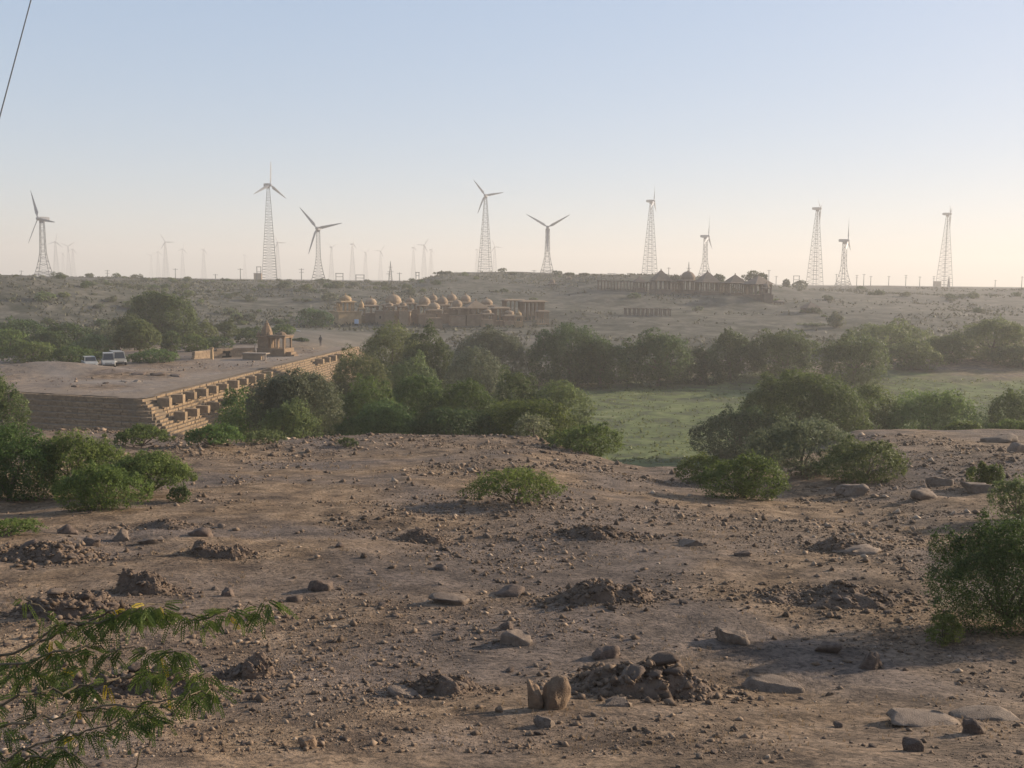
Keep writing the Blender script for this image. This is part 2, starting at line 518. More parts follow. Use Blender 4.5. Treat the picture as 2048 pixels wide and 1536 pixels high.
# ------------------------------------------------------------------ dam wall
def build_dam():
    c = Vector((CORNER[0], CORNER[1], 0)); e = Vector((WEND[0], WEND[1], 0)); fl = Vector((FLEFT[0], FLEFT[1], 0))
    du = (e - c).normalized(); nu = Vector((du.y, -du.x, 0))         # right face: along, outward
    dv = (fl - c).normalized(); nv = Vector((dv.y, -dv.x, 0))
    if nv.y > 0: nv = -nv
    top = EYE + PLAT
    root = thing('dam_wall', (c.x, c.y, top - 3.4), 'long stepped sandstone dam wall, its right face sunlit, with jutting stones', 'wall')
    base = Vector(root.location)
    NC = 14; HC = 0.235
    offR = [0.33 * k for k in range(NC)]
    offF = [0.52 * (k // 2) * .9 for k in range(NC)]
    rnd = random.Random(3)
    LR = (e - c).length; LF = 19.0
    ca_r = math.atan2(du.y, du.x); ca_f = math.atan2(dv.y, dv.x)
    core = MB(); rest = MB(); stones = []
    for i in range(NC):
        zc = top - HC * (i + 0.5) - 0.02
        # right face
        s = -offF[i]
        while s < LR:
            w = rnd.uniform(0.4, 0.95)
            dep = 0.9
            o = offR[i] + rnd.uniform(-0.05, 0.05) + 0.10 * math.sin(s * 0.7 + i) * 0.5
            p = c + du * (s + w / 2) + nu * (o - dep / 2)
            stones.append((p, zc + rnd.uniform(-0.02, 0.02), w - 0.04, dep, HC - 0.025, ca_r + rnd.uniform(-.03, .03), (p - Vector((0, 0, 0))).length))
            s += w
        mid = c + du * (LR / 2 - offF[i] / 2) + nu * (offR[i] - 0.09 - 1.1)
        core.box((mid.x - base.x, mid.y - base.y, zc - base.z - 0.01), (LR + offF[i] - 0.15, 2.2, HC), ca_r)
        # front face
        s = -offR[i] + 0.45
        while s < LF:
            w = rnd.uniform(0.45, 1.05)
            dep = 0.9
            o = offF[i] + rnd.uniform(-0.04, 0.04)
            p = c + dv * (s + w / 2) + nv * (o - dep / 2)
            stones.append((p, zc + rnd.uniform(-0.03, 0.03), w - 0.025, dep, HC - 0.02, ca_f + rnd.uniform(-.03, .03), p.length * 0.985))
            s += w
        mid = c + dv * (LF / 2 - offR[i] / 2) + nv * (offF[i] - 0.09 - 1.0)
        core.box((mid.x - base.x, mid.y - base.y, zc - base.z - 0.015), (LF + offR[i] - 0.15, 2.0, HC), ca_f)
    core.build('core', 'wall_core', root)
    stones.sort(key=lambda t: t[6])
    variants = []
    for k in range(6):
        mb = MB()
        x, y, z = 0.5, 0.5, 0.5
        vs = [(sx * (x - rnd.uniform(0, .05)), sy * (y - rnd.uniform(0, .05)), sz * (z - rnd.uniform(0, .07))) for sz in (-1, 1) for sx, sy in ((-1, -1), (1, -1), (1, 1), (-1, 1))]
        mb.add(vs, [(0, 3, 2, 1), (4, 5, 6, 7), (0, 1, 5, 4), (1, 2, 6, 5), (2, 3, 7, 6), (3, 0, 4, 7)])
        variants.append(mb.mesh('stone', 'wall_stone'))
    for j, (p, z, w, d, h, a, _) in enumerate(stones):
        if j < 300:
            o = link('stone', variants[j % 6], root, (p.x - base.x, p.y - base.y, z - base.z), a)
            o.scale = (w, d, h)
        else:
            rest.box((p.x - base.x, p.y - base.y, z - base.z), (w, d, h), a)
    stuff(rest.build('stone_courses', 'wall_stone', root))
    # earth cap behind the edge
    cap = MB()
    a1 = c - nu * 0.55 - nv * 0.4
    def loc(p, z): return (p.x - base.x, p.y - base.y, z - base.z)
    for d_, n_, LL in ((du, nu, LR), (dv, nv, 30.0)):
        nseg = 40
        vs = []; fs = []
        for q in range(nseg + 1):
            pp = c + d_ * (LL * q / nseg)
            vs.append(loc(pp - n_ * 0.5, top + 0.03 + rnd.uniform(-.02, .03)))
            vs.append(loc(pp - n_ * 2.6, top + 0.05 + rnd.uniform(-.02, .03)))
        for q in range(nseg):
            fs.append((2 * q, 2 * q + 2, 2 * q + 3, 2 * q + 1) if d_ is dv else (2 * q + 1, 2 * q + 3, 2 * q + 2, 2 * q))
        cap.add(vs, fs)
    cap.build('earth_cap', 'fill_earth', root)
    # jutting stones
    def jut(s, row):
        o = 1.05 if row == 0 else 2.75
        ci = 2 if row == 0 else 7
        z = top - HC * (ci + 0.35) + 0.12
        p = c + du * s + nu * (o + 0.25)
        mb = MB()
        mb.box((0, 0, 0), (0.55, 1.15, 0.72), 0)
        b_ = mb.build('jutting_stone', 'wall_stone', root)
        b_.location = (p.x - base.x, p.y - base.y, z - base.z); b_.rotation_euler = (0, 0, ca_r + rnd.uniform(-.05, .05))
        b_.scale = (rnd.uniform(.85, 1.15), rnd.uniform(.9, 1.1), rnd.uniform(.9, 1.1))
    for k in range(11): jut(1.6 + k * 2.75 + rnd.uniform(-.2, .2), 0)
    for k in range(6): jut(1.2 + k * 2.6 + rnd.uniform(-.2, .2), 1)
    for k in range(4): jut(50 + k * 3.2, 0)
build_dam()

# ------------------------------------------------------------------ foliage
def crown_mesh(name, lobes, n, leaf, mat, rng, width=0.42, droop=0.0, clump=0.30, core=0.16, upright=0.0, even=0.62):
    """leaf faces over the surfaces of overlapping lobes: most spread evenly, the rest gathered in tufts"""
    lobes = np.array(lobes, float)
    area = (lobes[:, 3] * lobes[:, 4] + lobes[:, 3] * lobes[:, 5] + lobes[:, 4] * lobes[:, 5])
    pr = area / area.sum()
    lt = rng.random(len(lobes))
    def spread(m, inner):
        li = rng.choice(len(lobes), m, p=pr)
        d = rng.normal(size=(m, 3)); d[:, 2] = d[:, 2] * 0.9 + 0.2
        d /= np.linalg.norm(d, axis=1)[:, None]
        rad = np.where(rng.random(m) < inner, rng.uniform(0.3, 0.8, m), rng.normal(0.93, 0.055, m))
        # uneven outline: tufts stand proud in some directions
        rad = rad + 0.10 * np.sin(d[:, 0] * 7 + li * 1.7) * np.sin(d[:, 1] * 6 + li) * np.sin(d[:, 2] * 8 + li * .6)
        p = lobes[li, :3] + d * lobes[li, 3:6] * rad[:, None]
        q = np.full(m, 9.0)
        for L_ in lobes:
            t = np.linalg.norm((p - L_[:3]) / L_[3:6], axis=1)
            q = np.minimum(q, t)
        ok = (q > 0.62) | (rng.random(m) < inner * 0.6)
        return p[ok], d[ok], li[ok]
    ne = int(n * even)
    p1, d1, l1 = spread(int(ne * 1.9) + 50, core)
    p1, d1, l1 = p1[:ne], d1[:ne], l1[:ne]
    t1 = 0.35 * lt[l1] + 0.35 * rng.random(len(p1)) + 0.15
    nt_ = n - len(p1)
    cc, cd, cl = spread(max(8, nt_ // 24) * 2, 0.1)
    k = rng.integers(0, len(cc), nt_)
    off = rng.normal(size=(nt_, 3)); off /= np.linalg.norm(off, axis=1)[:, None]
    off *= (rng.random(nt_) ** 0.5)[:, None]
    cr = lobes[cl, 3:6].mean(1) * clump * rng.uniform(0.4, 1.1, len(cc))
    p2 = cc[k] + off * cr[k][:, None] * np.array([1, 1, 0.8])
    ct = rng.random(len(cc))
    p = np.concatenate([p1, p2]); d = np.concatenate([d1, cd[k] * .6 + off * .6])
    tint = np.clip(np.concatenate([t1, ct[k] * .6 + rng.random(nt_) * .4]), 0, 1)
    m = len(p)
    d = d / (np.linalg.norm(d, axis=1)[:, None] + 1e-9)
    nrm = d + rng.normal(size=(m, 3)) * 0.5
    nrm /= np.linalg.norm(nrm, axis=1)[:, None]
    out = np.cross(nrm, rng.normal(size=(m, 3))) + d * rng.uniform(-.1, .7, (m, 1))
    out[:, 2] += upright - droop
    out /= np.linalg.norm(out, axis=1)[:, None] + 1e-9
    side = np.cross(nrm, out)
    side /= np.linalg.norm(side, axis=1)[:, None] + 1e-9
    L = leaf * rng.uniform(0.6, 1.5, m)
    W = L * width * rng.uniform(0.7, 1.3, m)
    v = np.stack([p - out * (L * 0.5)[:, None] - side * (W * .5)[:, None], p - out * (L * .35)[:, None] + side * (W * 0.5)[:, None], p + out * (L * 0.5)[:, None]], 1).reshape(-1, 3)
    return np_mesh(name, v, np.arange(3 * m), 3, mat, tint)

def plant(px0, px1, ptop, Y, mat, label, name='tree', cat='tree', style='dome', group=None, seed=0, dens=1.0, leaf=None, depth=0.8, zlow=0.0, nl=None, sink=0.0, width=0.42, pbot=None, clump=0.36, lscale=1.0, even=0.62):
    rng = np.random.default_rng(seed + 100)
    rnd = random.Random(seed)
    pc = (px0 + px1) / 2
    if pbot is not None:
        Y = GR(pc, pbot).y + 0.25 * (px1 - px0) / FPX * 30
    g = G(pc, Y)
    W = (px1 - px0) / FPX * Y
    zt = P(pc, ptop, Y).z
    Hh = max(0.3, zt - g.z) * 0.98
    root = thing(name, g, label, cat, group)
    rx = W / 2
    leaf = (leaf or max(0.018, Y * 0.0024)) * lscale
    lobes = []
    if style == 'dome':
        nl = nl or max(5, min(11, int(4 + W / max(Hh, 0.5) * 3)))
        lr = max(0.40, min(0.56, 1.6 / math.sqrt(nl)))
        for k in range(nl):
            u = -0.72 + 1.44 * (k + 0.5) / nl + rnd.uniform(-.1, .1)
            v = rnd.uniform(-0.6, 0.6)
            prof = math.sqrt(max(0.05, 1 - 0.85 * u * u - 0.35 * v * v))
            h = Hh * prof * rnd.uniform(0.86, 1.03)
            r_ = rx * lr * rnd.uniform(0.8, 1.2)
            lo = Hh * zlow * rnd.uniform(.7, 1.2)
            rz_ = max(0.25 * Hh, min((h - lo) / 2, r_ * 1.3))
            lobes.append((u * rx * 0.86, v * rx * depth, h - rz_, r_, r_ * depth * 1.1, rz_))
            if h - 2 * rz_ > lo + 0.2 * Hh:
                rz2 = (h - rz_ - lo) / 2
                lobes.append((u * rx * 0.96, rnd.uniform(-.5, .1) * rx * depth, lo + .20 * Hh, r_ * 1.05, r_ * depth, .26 * Hh))
                lobes.append((u * rx * 0.9 + rnd.uniform(-.1, .1) * rx, v * rx * depth, lo + rz2, r_ * 1.0, r_ * depth, rz2 * 1.25))
    elif style == 'umbrella':
        nl = nl or 24
        clump = 0.7; even = 0.25
        for k in range(nl):
            a = 2.39996 * k + rnd.uniform(-.2, .2)
            q = math.sqrt((k + .3) / nl)
            u, v = q * math.cos(a) * 0.84, q * math.sin(a) * 0.84
            h = Hh * (1 - 0.50 * q ** 2.4) * rnd.uniform(.88, 1.02)
            rz_ = Hh * rnd.uniform(0.10, 0.19)
            lobes.append((u * rx, v * rx * depth, h - rz_, rx * rnd.uniform(.17, .28), rx * .24, rz_))
    elif style == 'spray':                       # upright stems with leafy tops
        for k in range(nl or 9):
            u = -0.85 + 1.7 * (k + .5) / (nl or 9); v = rnd.uniform(-.6, .6)
            h = Hh * (0.62 + 0.38 * math.sqrt(max(0, 1 - u * u))) * rnd.uniform(.75, 1.03)
            lobes.append((u * rx, v * rx * depth, h * 0.55, rx * .22, rx * .22, h * 0.46))
    if style == 'dome':
        big = list(lobes)
        for k in range(16 if Y < 60 else 10):
            l = rnd.choice(big)
            a = rnd.uniform(0, 6.28); e = rnd.uniform(-.1, 1.4)
            dx, dy, dz = math.cos(a) * math.cos(e), math.sin(a) * math.cos(e), math.sin(e)
            f = rnd.uniform(.22, .42)
            lobes.append((l[0] + dx * l[3] * .92, l[1] + dy * l[4] * .92, max(l[2] + dz * l[5] * .92, .1 * Hh), l[3] * f, l[4] * f, l[5] * f * rnd.uniform(.8, 1.5)))
        if Y < 60:
            even = min(even, 0.4)
            for k in range(22):
                l = rnd.choice(big)
                a = rnd.uniform(0, 6.28); e = rnd.uniform(.1, 1.3)
                dx, dy, dz = math.cos(a) * math.cos(e), math.sin(a) * math.cos(e), math.sin(e)
                f = rnd.uniform(.05, .09)
                lobes.append((l[0] + dx * l[3] * 1.05, l[1] + dy * l[4] * 1.05, max(l[2] + dz * l[5] * 1.05, .1 * Hh), rx * f, rx * f, Hh * rnd.uniform(.08, .17)))
    area_px = (px1 - px0) * (Hh / Y * FPX) / 4.0
    n = int(max(500, min(60000, area_px * (3.0 if Y < 60 else 3.6) * dens / (lscale ** 1.5))))
    link('crown' if cat == 'tree' else 'foliage', crown_mesh('crown', lobes, n, leaf, mat, rng, clump=clump, width=width, even=even), root)
    # trunk and limbs
    mb = MB()
    tr = max(0.02, min(0.30, Hh * 0.035))
    tops = sorted(lobes, key=lambda l: -l[5] * l[3])[:(7 if style != 'umbrella' else 14)]
    if cat == 'tree':
        fork = Vector((rnd.uniform(-.1, .1) * rx, 0, Hh * 0.28))
        mb.tube([(0, 0, -0.3), (fork.x * .5, 0, Hh * .14), tuple(fork)], [tr * 1.3, tr, tr * .85], 7)
    else:
        fork = Vector((0, 0, Hh * 0.06)); mb.tube([(0, 0, -0.15), tuple(fork)], [tr * 1.4, tr], 6)
    for l in tops:
        t = Vector(l[:3]) + Vector((0, 0, l[5] * 0.2))
        mid = fork.lerp(t, 0.5) + Vector((rnd.uniform(-.08, .08) * rx, rnd.uniform(-.08, .08) * rx, -0.03 * Hh))
        mb.tube([tuple(fork), tuple(mid), tuple(t)], [tr * .6, tr * .42, tr * .15], 5)
    mb.build('trunk' if cat == 'tree' else 'stems', 'bark', root)
    return root

VEG = [
 # left grove
 (250, 388, 574, 168, 'leaf_dark', 'tallest dark tree of the left grove, rising against the hillside', 'tree', dict(nl=9, depth=.7, dens=1.1)),
 (205, 300, 632, 160, 'leaf_dark', 'dark round tree crown left of the tallest tree', 'tree', dict()),
 (236, 326, 638, 138, 'leaf_olive', 'light olive round tree with forked trunk before the tallest tree', 'tree', dict(zlow=.3)),
 (322, 364, 655, 146, 'leaf_olive', 'narrow olive tree at the right foot of the tallest tree', 'tree', dict(nl=5)),
 (-20, 105, 636, 152, 'leaf_dark', 'dark wide tree at the left picture edge below the reddish hill', 'tree', dict()),
 (85, 200, 643, 148, 'leaf_dark', 'dark tangled tree between the left edge and the vehicles', 'tree', dict()),
 (180, 246, 645, 143, 'leaf_grey', 'thin grey-green tree directly behind the parked vehicles', 'tree', dict(dens=.7)),
 (10, 112, 678, 128, 'leaf_green', 'sunlit green bushy tree low at the left picture edge', 'tree', dict()),
 (100, 200, 690, 126, 'leaf_green', 'sunlit green bush just left of the white car', 'bush', dict()),
 (258, 362, 697, 130, 'leaf_green', 'low rounded green bush on the platform right of the vehicles', 'bush', dict()),
 (375, 432, 642, 168, 'leaf_olive', 'olive tree behind the ruined low wall, left one', 'tree', dict()),
 (425, 478, 640, 172, 'leaf_olive', 'olive tree behind the ruined low wall, right one', 'tree', dict()),
 (360, 420, 668, 150, 'leaf_green', 'green bush at the left end of the ruined low wall', 'bush', dict()),
 (462, 545, 652, 178, 'leaf_dark', 'dark thorny thicket tree immediately left of the shrine', 'tree', dict()),
 (540, 592, 648, 182, 'leaf_green', 'green tree half hidden behind the shrine roof', 'tree', dict()),
 (596, 668, 614, 222, 'leaf_dark', 'dark acacia left of the yellow sunlit cenotaph plinth', 'tree', dict()),
 (585, 620, 676, 172, 'leaf_dark', 'small dark shrub on the pale ground right of the shrine', 'shrub', dict()),
 (-30, 60, 655, 140, 'leaf_green', 'green tree at the left picture edge in front of the dark wide one', 'tree', dict()),
 (50, 150, 660, 138, 'leaf_dark', 'dark leafy tree between sunlit bushes and the dark wide tree', 'tree', dict()),
 (150, 235, 668, 136, 'leaf_olive', 'olive tree directly above the white car', 'tree', dict()),
 (330, 400, 640, 165, 'leaf_olive', 'olive tree leaning out right of the tallest tree', 'tree', dict()),
 (395, 470, 672, 158, 'leaf_dark', 'dark low tree just behind the ruined low wall', 'tree', dict()),
 (470, 530, 662, 165, 'leaf_dark', 'dark low tree behind the stone platform and shrine', 'tree', dict()),
 # left edge and foreground left
 (-60, 42, 738, 46, 'leaf_olive', 'olive brown tree cut by the left edge beside the dam', 'tree', dict(dens=1.1)),
 (-90, 130, 852, 30, 'leaf_green', 'big green thicket at the left edge, in front of the dam', 'bush', dict(depth=.6, pbot=1005)),
 (60, 262, 862, 31, 'leaf_green', 'feathery green bush in the middle of the left thicket', 'bush', dict(depth=.6, pbot=1000)),
 (120, 296, 925, 27.5, 'leaf_fresh', 'bright yellow-green bush at the front of the left thicket', 'bush', dict(depth=.6, pbot=1026, nl=8)),
 (205, 392, 900, 30, 'leaf_green', 'wispy spreading bush at the right end of the left thicket', 'bush', dict(style='umbrella', dens=1.2, pbot=1000)),
 (338, 382, 968, 27.5, 'leaf_dark', 'small dark shrub tucked against the right end of the left thicket', 'shrub', dict(dens=1.2, pbot=1008)),
 (-40, 95, 1040, 21, 'leaf_fresh', 'low bright shrub at the left edge below the thicket', 'shrub', dict(style='umbrella', dens=1.0, pbot=1078)),
 (222, 345, 850, 47, 'leaf_green', 'feathery bush in front of the lower dam corner', 'bush', dict(style='umbrella', pbot=897)),
 (365, 492, 846, 48, 'leaf_green', 'low spreading bush right of the dam corner', 'bush', dict(style='umbrella', pbot=896)),
 (484, 572, 858, 49, 'leaf_olive', 'low olive bush below the big grey-olive tree', 'bush', dict()),
 (672, 714, 874, 47, 'leaf_dark', 'small dark round shrub alone on the plateau edge', 'shrub', dict(dens=1.3, pbot=896)),
 # middle masses
 (496, 678, 720, 63, 'leaf_grey', 'large grey-olive tree hiding the far part of the dam', 'tree', dict(dens=1.15)),
 (424, 560, 768, 69, 'leaf_green', 'dark green bushy tree against the sunlit dam face', 'tree', dict()),
 (520, 640, 800, 58, 'leaf_olive', 'olive bush at the foot of the large grey-olive tree', 'bush', dict()),
 (660, 800, 752, 74, 'leaf_green', 'dense green tree in the middle thicket, left end', 'tree', dict(nl=8)),
 (770, 900, 742, 78, 'leaf_green', 'dense green tree in the middle thicket, with the highest bright top', 'tree', dict(nl=8)),
 (860, 1010, 752, 76, 'leaf_green', 'dense green tree in the centre of the middle thicket', 'tree', dict(nl=8)),
 (690, 850, 800, 62, 'leaf_dark', 'dark lower bush at the shaded front of the middle thicket, left', 'bush', dict()),
 (830, 990, 800, 62, 'leaf_dark', 'dark lower bush at the shaded front of the middle thicket, right', 'bush', dict()),
 (975, 1090, 735, 82, 'leaf_olive', 'light tipped tree behind the bright dome bush', 'tree', dict()),
 (1060, 1180, 735, 82, 'leaf_olive', 'feathery tree at the right end of the middle thicket', 'tree', dict()),
 (955, 1150, 786, 64, 'leaf_fresh', 'bright dome shaped bush at the right of the middle thicket', 'bush', dict(nl=9)),
 (1030, 1104, 826, 54, 'leaf_pale', 'sparse grey leafed small tree at the plateau edge', 'tree', dict(dens=.65)),
 (1105, 1252, 846, 49, 'leaf_green', 'round green bush between the grey tree and the green lake bed', 'bush', dict(dens=1.15)),
 (560, 680, 745, 92, 'leaf_green', 'green tree behind the large grey-olive tree', 'tree', dict()),
 (652, 786, 692, 104, 'leaf_olive', 'olive tree above the left end of the middle thicket', 'tree', dict()),
 (760, 880, 700, 108, 'leaf_olive', 'olive tree above the centre of the middle thicket', 'tree', dict()),
 (715, 862, 642, 128, 'leaf_olive', 'tall broad olive tree under the windowed cenotaph base', 'tree', dict(nl=9)),
 (800, 912, 648, 122, 'leaf_olive', 'tall olive tree right of the broad one', 'tree', dict()),
 (890, 1000, 668, 114, 'leaf_grey', 'grey-brown cloud shaped tree in the middle distance', 'tree', dict()),
 (905, 1065, 655, 152, 'leaf_grey', 'hazy grey-green thicket below the ruined pillars', 'tree', dict(nl=8)),
 # far shore
 (1062, 1215, 638, 152, 'leaf_dark', 'largest dark round tree on the far lake shore', 'tree', dict(nl=9)),
 (1150, 1250, 665, 150, 'leaf_dark', 'dark tree touching the right side of the largest shore tree', 'tree', dict()),
 (1238, 1392, 656, 153, 'leaf_dark', 'broad dark shore tree, second from the left', 'tree', dict(nl=9)),
 (1360, 1440, 690, 156, 'leaf_dark', 'low dark tree filling the gap between shore trees', 'tree', dict()),
 (1408, 1512, 655, 160, 'leaf_olive', 'round shore tree with bright rim, below the ruined walls', 'tree', dict()),
 (1495, 1642, 652, 160, 'leaf_olive', 'broad shore tree behind the top of the big right dome tree', 'tree', dict(nl=8)),
 (1640, 1770, 660, 156, 'leaf_olive', 'shore tree with sunlit right flank sloping down to the lake', 'tree', dict(nl=8)),
 (1695, 1860, 642, 192, 'leaf_olive', 'hazy wide tree behind the shore trees on the right', 'tree', dict(nl=8)),
 (1772, 1872, 676, 172, 'leaf_olive', 'sunlit shore tree second from the right end of the row', 'tree', dict()),
 (1850, 1928, 664, 180, 'leaf_olive', 'shore tree at the right end of the row, above the bright track', 'tree', dict()),
 (1924, 2052, 626, 182, 'leaf_olive', 'solitary hazy large tree near the right picture edge', 'tree', dict(nl=8)),
 (1985, 2090, 688, 176, 'leaf_olive', 'low hazy bush beside the solitary tree at right edge', 'bush', dict()),
 (1655, 1690, 625, 230, 'leaf_grey', 'small hazy round tree below the lone pyramid roof', 'tree', dict()),
 (1590, 1660, 648, 235, 'leaf_grey', 'hazy shrub in front of the lone pyramid-roofed cenotaph', 'bush', dict()),
 # right middle
 (1480, 1722, 727, 90, 'leaf_green', 'largest dome shaped green tree right of the lake bed', 'tree', dict(nl=11, dens=1.1)),
 (1398, 1560, 808, 86, 'leaf_dark', 'dark lower tree at the left skirt of the big dome tree', 'tree', dict(nl=8)),
 (1690, 1792, 765, 96, 'leaf_green', 'green tree between the big dome tree and the wide one', 'tree', dict()),
 (1768, 1962, 770, 95, 'leaf_green', 'wide green tree right of the big dome tree', 'tree', dict(nl=9)),
 (1962, 2080, 772, 96, 'leaf_green', 'green tree cut by the right edge beside the lake bed', 'tree', dict()),
 (1870, 1975, 836, 72, 'leaf_fresh', 'low light green bush in front of the wide green tree', 'bush', dict(style='umbrella')),
 (1960, 2075, 836, 70, 'leaf_fresh', 'low light green bush at the right edge above the slab', 'bush', dict(style='umbrella')),
 (1498, 1712, 830, 40, 'leaf_pale', 'pale leafed large bush with knobbly top, foreground right of centre', 'bush', dict(dens=1.05, nl=10, pbot=958, clump=.22)),
 (1640, 1818, 880, 39, 'leaf_olive', 'olive bush joined to the pale bush, ending above the boulders', 'bush', dict(dens=1.1, pbot=970)),
 (1404, 1574, 905, 31.5, 'leaf_fresh', 'bright green bush on bare ground in front of the dome tree', 'bush', dict(dens=1.15, pbot=1000)),
 (1346, 1462, 908, 34, 'leaf_fresh', 'flat bright green bush touching the lake bed edge', 'bush', dict(pbot=968)),
 (1934, 2002, 918, 40, 'leaf_green', 'upright clump of green stems among the rocks at right', 'bush', dict(style='spray', pbot=978, dens=1.4)),
 (1985, 2090, 948, 27, 'leaf_olive', 'olive brown bush cut by the right edge above the dark bush', 'bush', dict(pbot=1042)),
 (1845, 2190, 1032, 13.2, 'leaf_near', 'big dark green bush at the lower right edge', 'bush', dict(dens=1.15, nl=12, depth=.6, pbot=1306)),
 (1852, 1925, 1225, 11.8, 'leaf_fresh', 'small bright leafy sprig at the foot of the dark bush', 'shrub', dict(pbot=1300)),
 (920, 1140, 934, 25.5, 'leaf_fresh', 'lone umbrella shaped green bush in the middle of the bare ground', 'bush', dict(style='umbrella', dens=.6, nl=26, pbot=1018)),
 # skyline
 (868, 908, 543, 392, 'leaf_grey', 'cluster of grey shrubs on the skyline left of the hill crest', 'bush', dict()),
 (1016, 1034, 545, 395, 'leaf_grey', 'single small shrub on the hill skyline at centre', 'shrub', dict()),
 (1488, 1532, 540, 345, 'leaf_grey', 'hazy round tree behind the right end pyramid roof', 'tree', dict()),
 (1566, 1580, 556, 420, 'leaf_grey', 'small round tree on the skyline right of the cenotaphs', 'tree', dict()),
 (1586, 1614, 559, 430, 'leaf_grey', 'low wide shrub on the skyline left of a tall turbine foot', 'shrub', dict()),
 (1128, 1150, 546, 388, 'leaf_grey', 'shrub on the skyline right of the Y-shaped turbine', 'shrub', dict()),
 (1158, 1180, 547, 386, 'leaf_grey', 'shrub on the skyline, second right of the Y-shaped turbine', 'shrub', dict()),
 (1340, 1362, 550, 330, 'leaf_grey', 'hazy shrub between the first pyramid roof and the dome', 'shrub', dict()),
 (1425, 1450, 547, 335, 'leaf_grey', 'hazy shrub right of the second pyramid roof', 'shrub', dict()),
]
for i, (a, b_, t, Y, mat, lab, cat, kw) in enumerate(VEG):
    nm = {'tree': 'tree', 'bush': 'bush', 'shrub': 'shrub'}[cat]
    plant(a, b_, t, Y, mat, lab, nm, cat, seed=i * 3 + 1, **kw)

# copies of small shrubs over the hillside and along the shore
def shrub_proto(mat, seed):
    rng = np.random.default_rng(seed); rnd = random.Random(seed)
    lobes = [(rnd.uniform(-.6, .6), rnd.uniform(-.5, .5), rnd.uniform(.3, .55), rnd.uniform(.35, .55), rnd.uniform(.35, .5), rnd.uniform(.28, .45)) for _ in range(5)]
    return crown_mesh('foliage', lobes, 420, 0.26, mat, rng, clump=.4)
shrub_meshes = [shrub_proto(m_, 40 + i) for i, m_ in enumerate(['leaf_grey', 'leaf_olive', 'leaf_grey', 'leaf_olive', 'leaf_dark'])]

def scatter_shrubs():
    rnd = random.Random(5)
    n = 0
    while n < 290:
        y = rnd.uniform(185, 430); x = rnd.uniform(-0.52, 0.5) * y
        w = 0.25 + 0.75 * (x < -25) + 0.25 * (x > 70)
        if float(vnoise(np.array([x / 18.0]), np.array([y / 18.0]), 91)[0]) + 0.5 > w * 0.9: continue
        if -46 < x < 75 and 212 < y < 262: continue
        if -62 < x < -12 and 160 < y < 212: continue
        o = link('desert_shrub', shrub_meshes[rnd.randrange(5)], None, (x, y, gz(x, y) - 0.1), rnd.uniform(0, 6.3))
        s = rnd.choice([0.7, .9, 1.2, 1.6, 2.2]) * rnd.uniform(.8, 1.25)
        o.scale = (s, s, s * rnd.uniform(.7, 1.0))
        tag(o, 'low grey-green shrub dotted over the far stony hillside', 'shrub', 'low shrubs dotted over the far hillside')
        n += 1
    n = 0
    while n < 60:
        x = rnd.uniform(-5, 95); y = rnd.uniform(146, 160) + max(0, x) * 0.55
        o = link('shore_shrub', shrub_meshes[rnd.randrange(5)], None, (x, y, gz(x, y) - 0.1), rnd.uniform(0, 6.3))
        s = rnd.uniform(1.0, 2.2); o.scale = (s * 1.2, s, s)
        tag(o, 'low dark shrub under the trees of the far lake shore', 'shrub', 'low shrubs under the far shore trees')
        n += 1
scatter_shrubs()

# ------------------------------------------------------------------ wind turbines
def lattice(H_, wfun, nlev, leg_t, br_t, flare=False):
    legs = []
    zs = [H_ * k / nlev for k in range(nlev + 1)]
    for sx, sy in ((-1, -1), (1, -1), (1, 1), (-1, 1)):
        mb = MB()
        mb.tube([(sx * wfun(z / H_) / 2, sy * wfun(z / H_) / 2, z) for z in np.linspace(-1.5, H_, 14)], leg_t / 2, 4)
        legs.append(mb)
    br = MB()
    cor = ((-1, -1), (1, -1), (1, 1), (-1, 1))
    for i in range(nlev):
        z0, z1 = zs[i], zs[i + 1]
        w0, w1 = wfun(z0 / H_) / 2, wfun(z1 / H_) / 2
        for k in range(4):
            a, b_ = cor[k], cor[(k + 1) % 4]
            A0 = (a[0] * w0, a[1] * w0, z0); B0 = (b_[0] * w0, b_[1] * w0, z0)
            A1 = (a[0] * w1, a[1] * w1, z1); B1 = (b_[0] * w1, b_[1] * w1, z1)
            if i: br.tube([A0, B0], br_t / 2, 3, False)
            if flare and i < 2:
                br.tube([A0, B1], br_t * .7, 3, False); br.tube([B0, A1], br_t * .7, 3, False)
            else:
                br.tube([A0, B1] if (i + k) % 2 else [B0, A1], br_t / 2, 3, False)
    top = wfun(1.0)
    br.box((0, 0, H_ - 0.6), (top * 1.15, top * 1.15, 1.2))
    return br, legs

def wA(t): return 9.6 * (1 - t) + 1.6 * t if t < .999 else 1.6
def wB(t):
    t = max(t, 0)
    return 2.0 + 1.2 * (1 - t) + 5.4 * max(0, 1 - t / 0.5) ** 1.6
TA = lattice(60.0, wA, 34, 0.34, 0.15)
TB = lattice(31.0, wB, 17, 0.34, 0.16, True)
TWR = {}
for k_, T_ in (('A', TA), ('B', TB)):
    TWR[k_] = (T_[0].mesh('bracing', 'galvanised'), [l.mesh('leg', 'galvanised') for l in T_[1]])

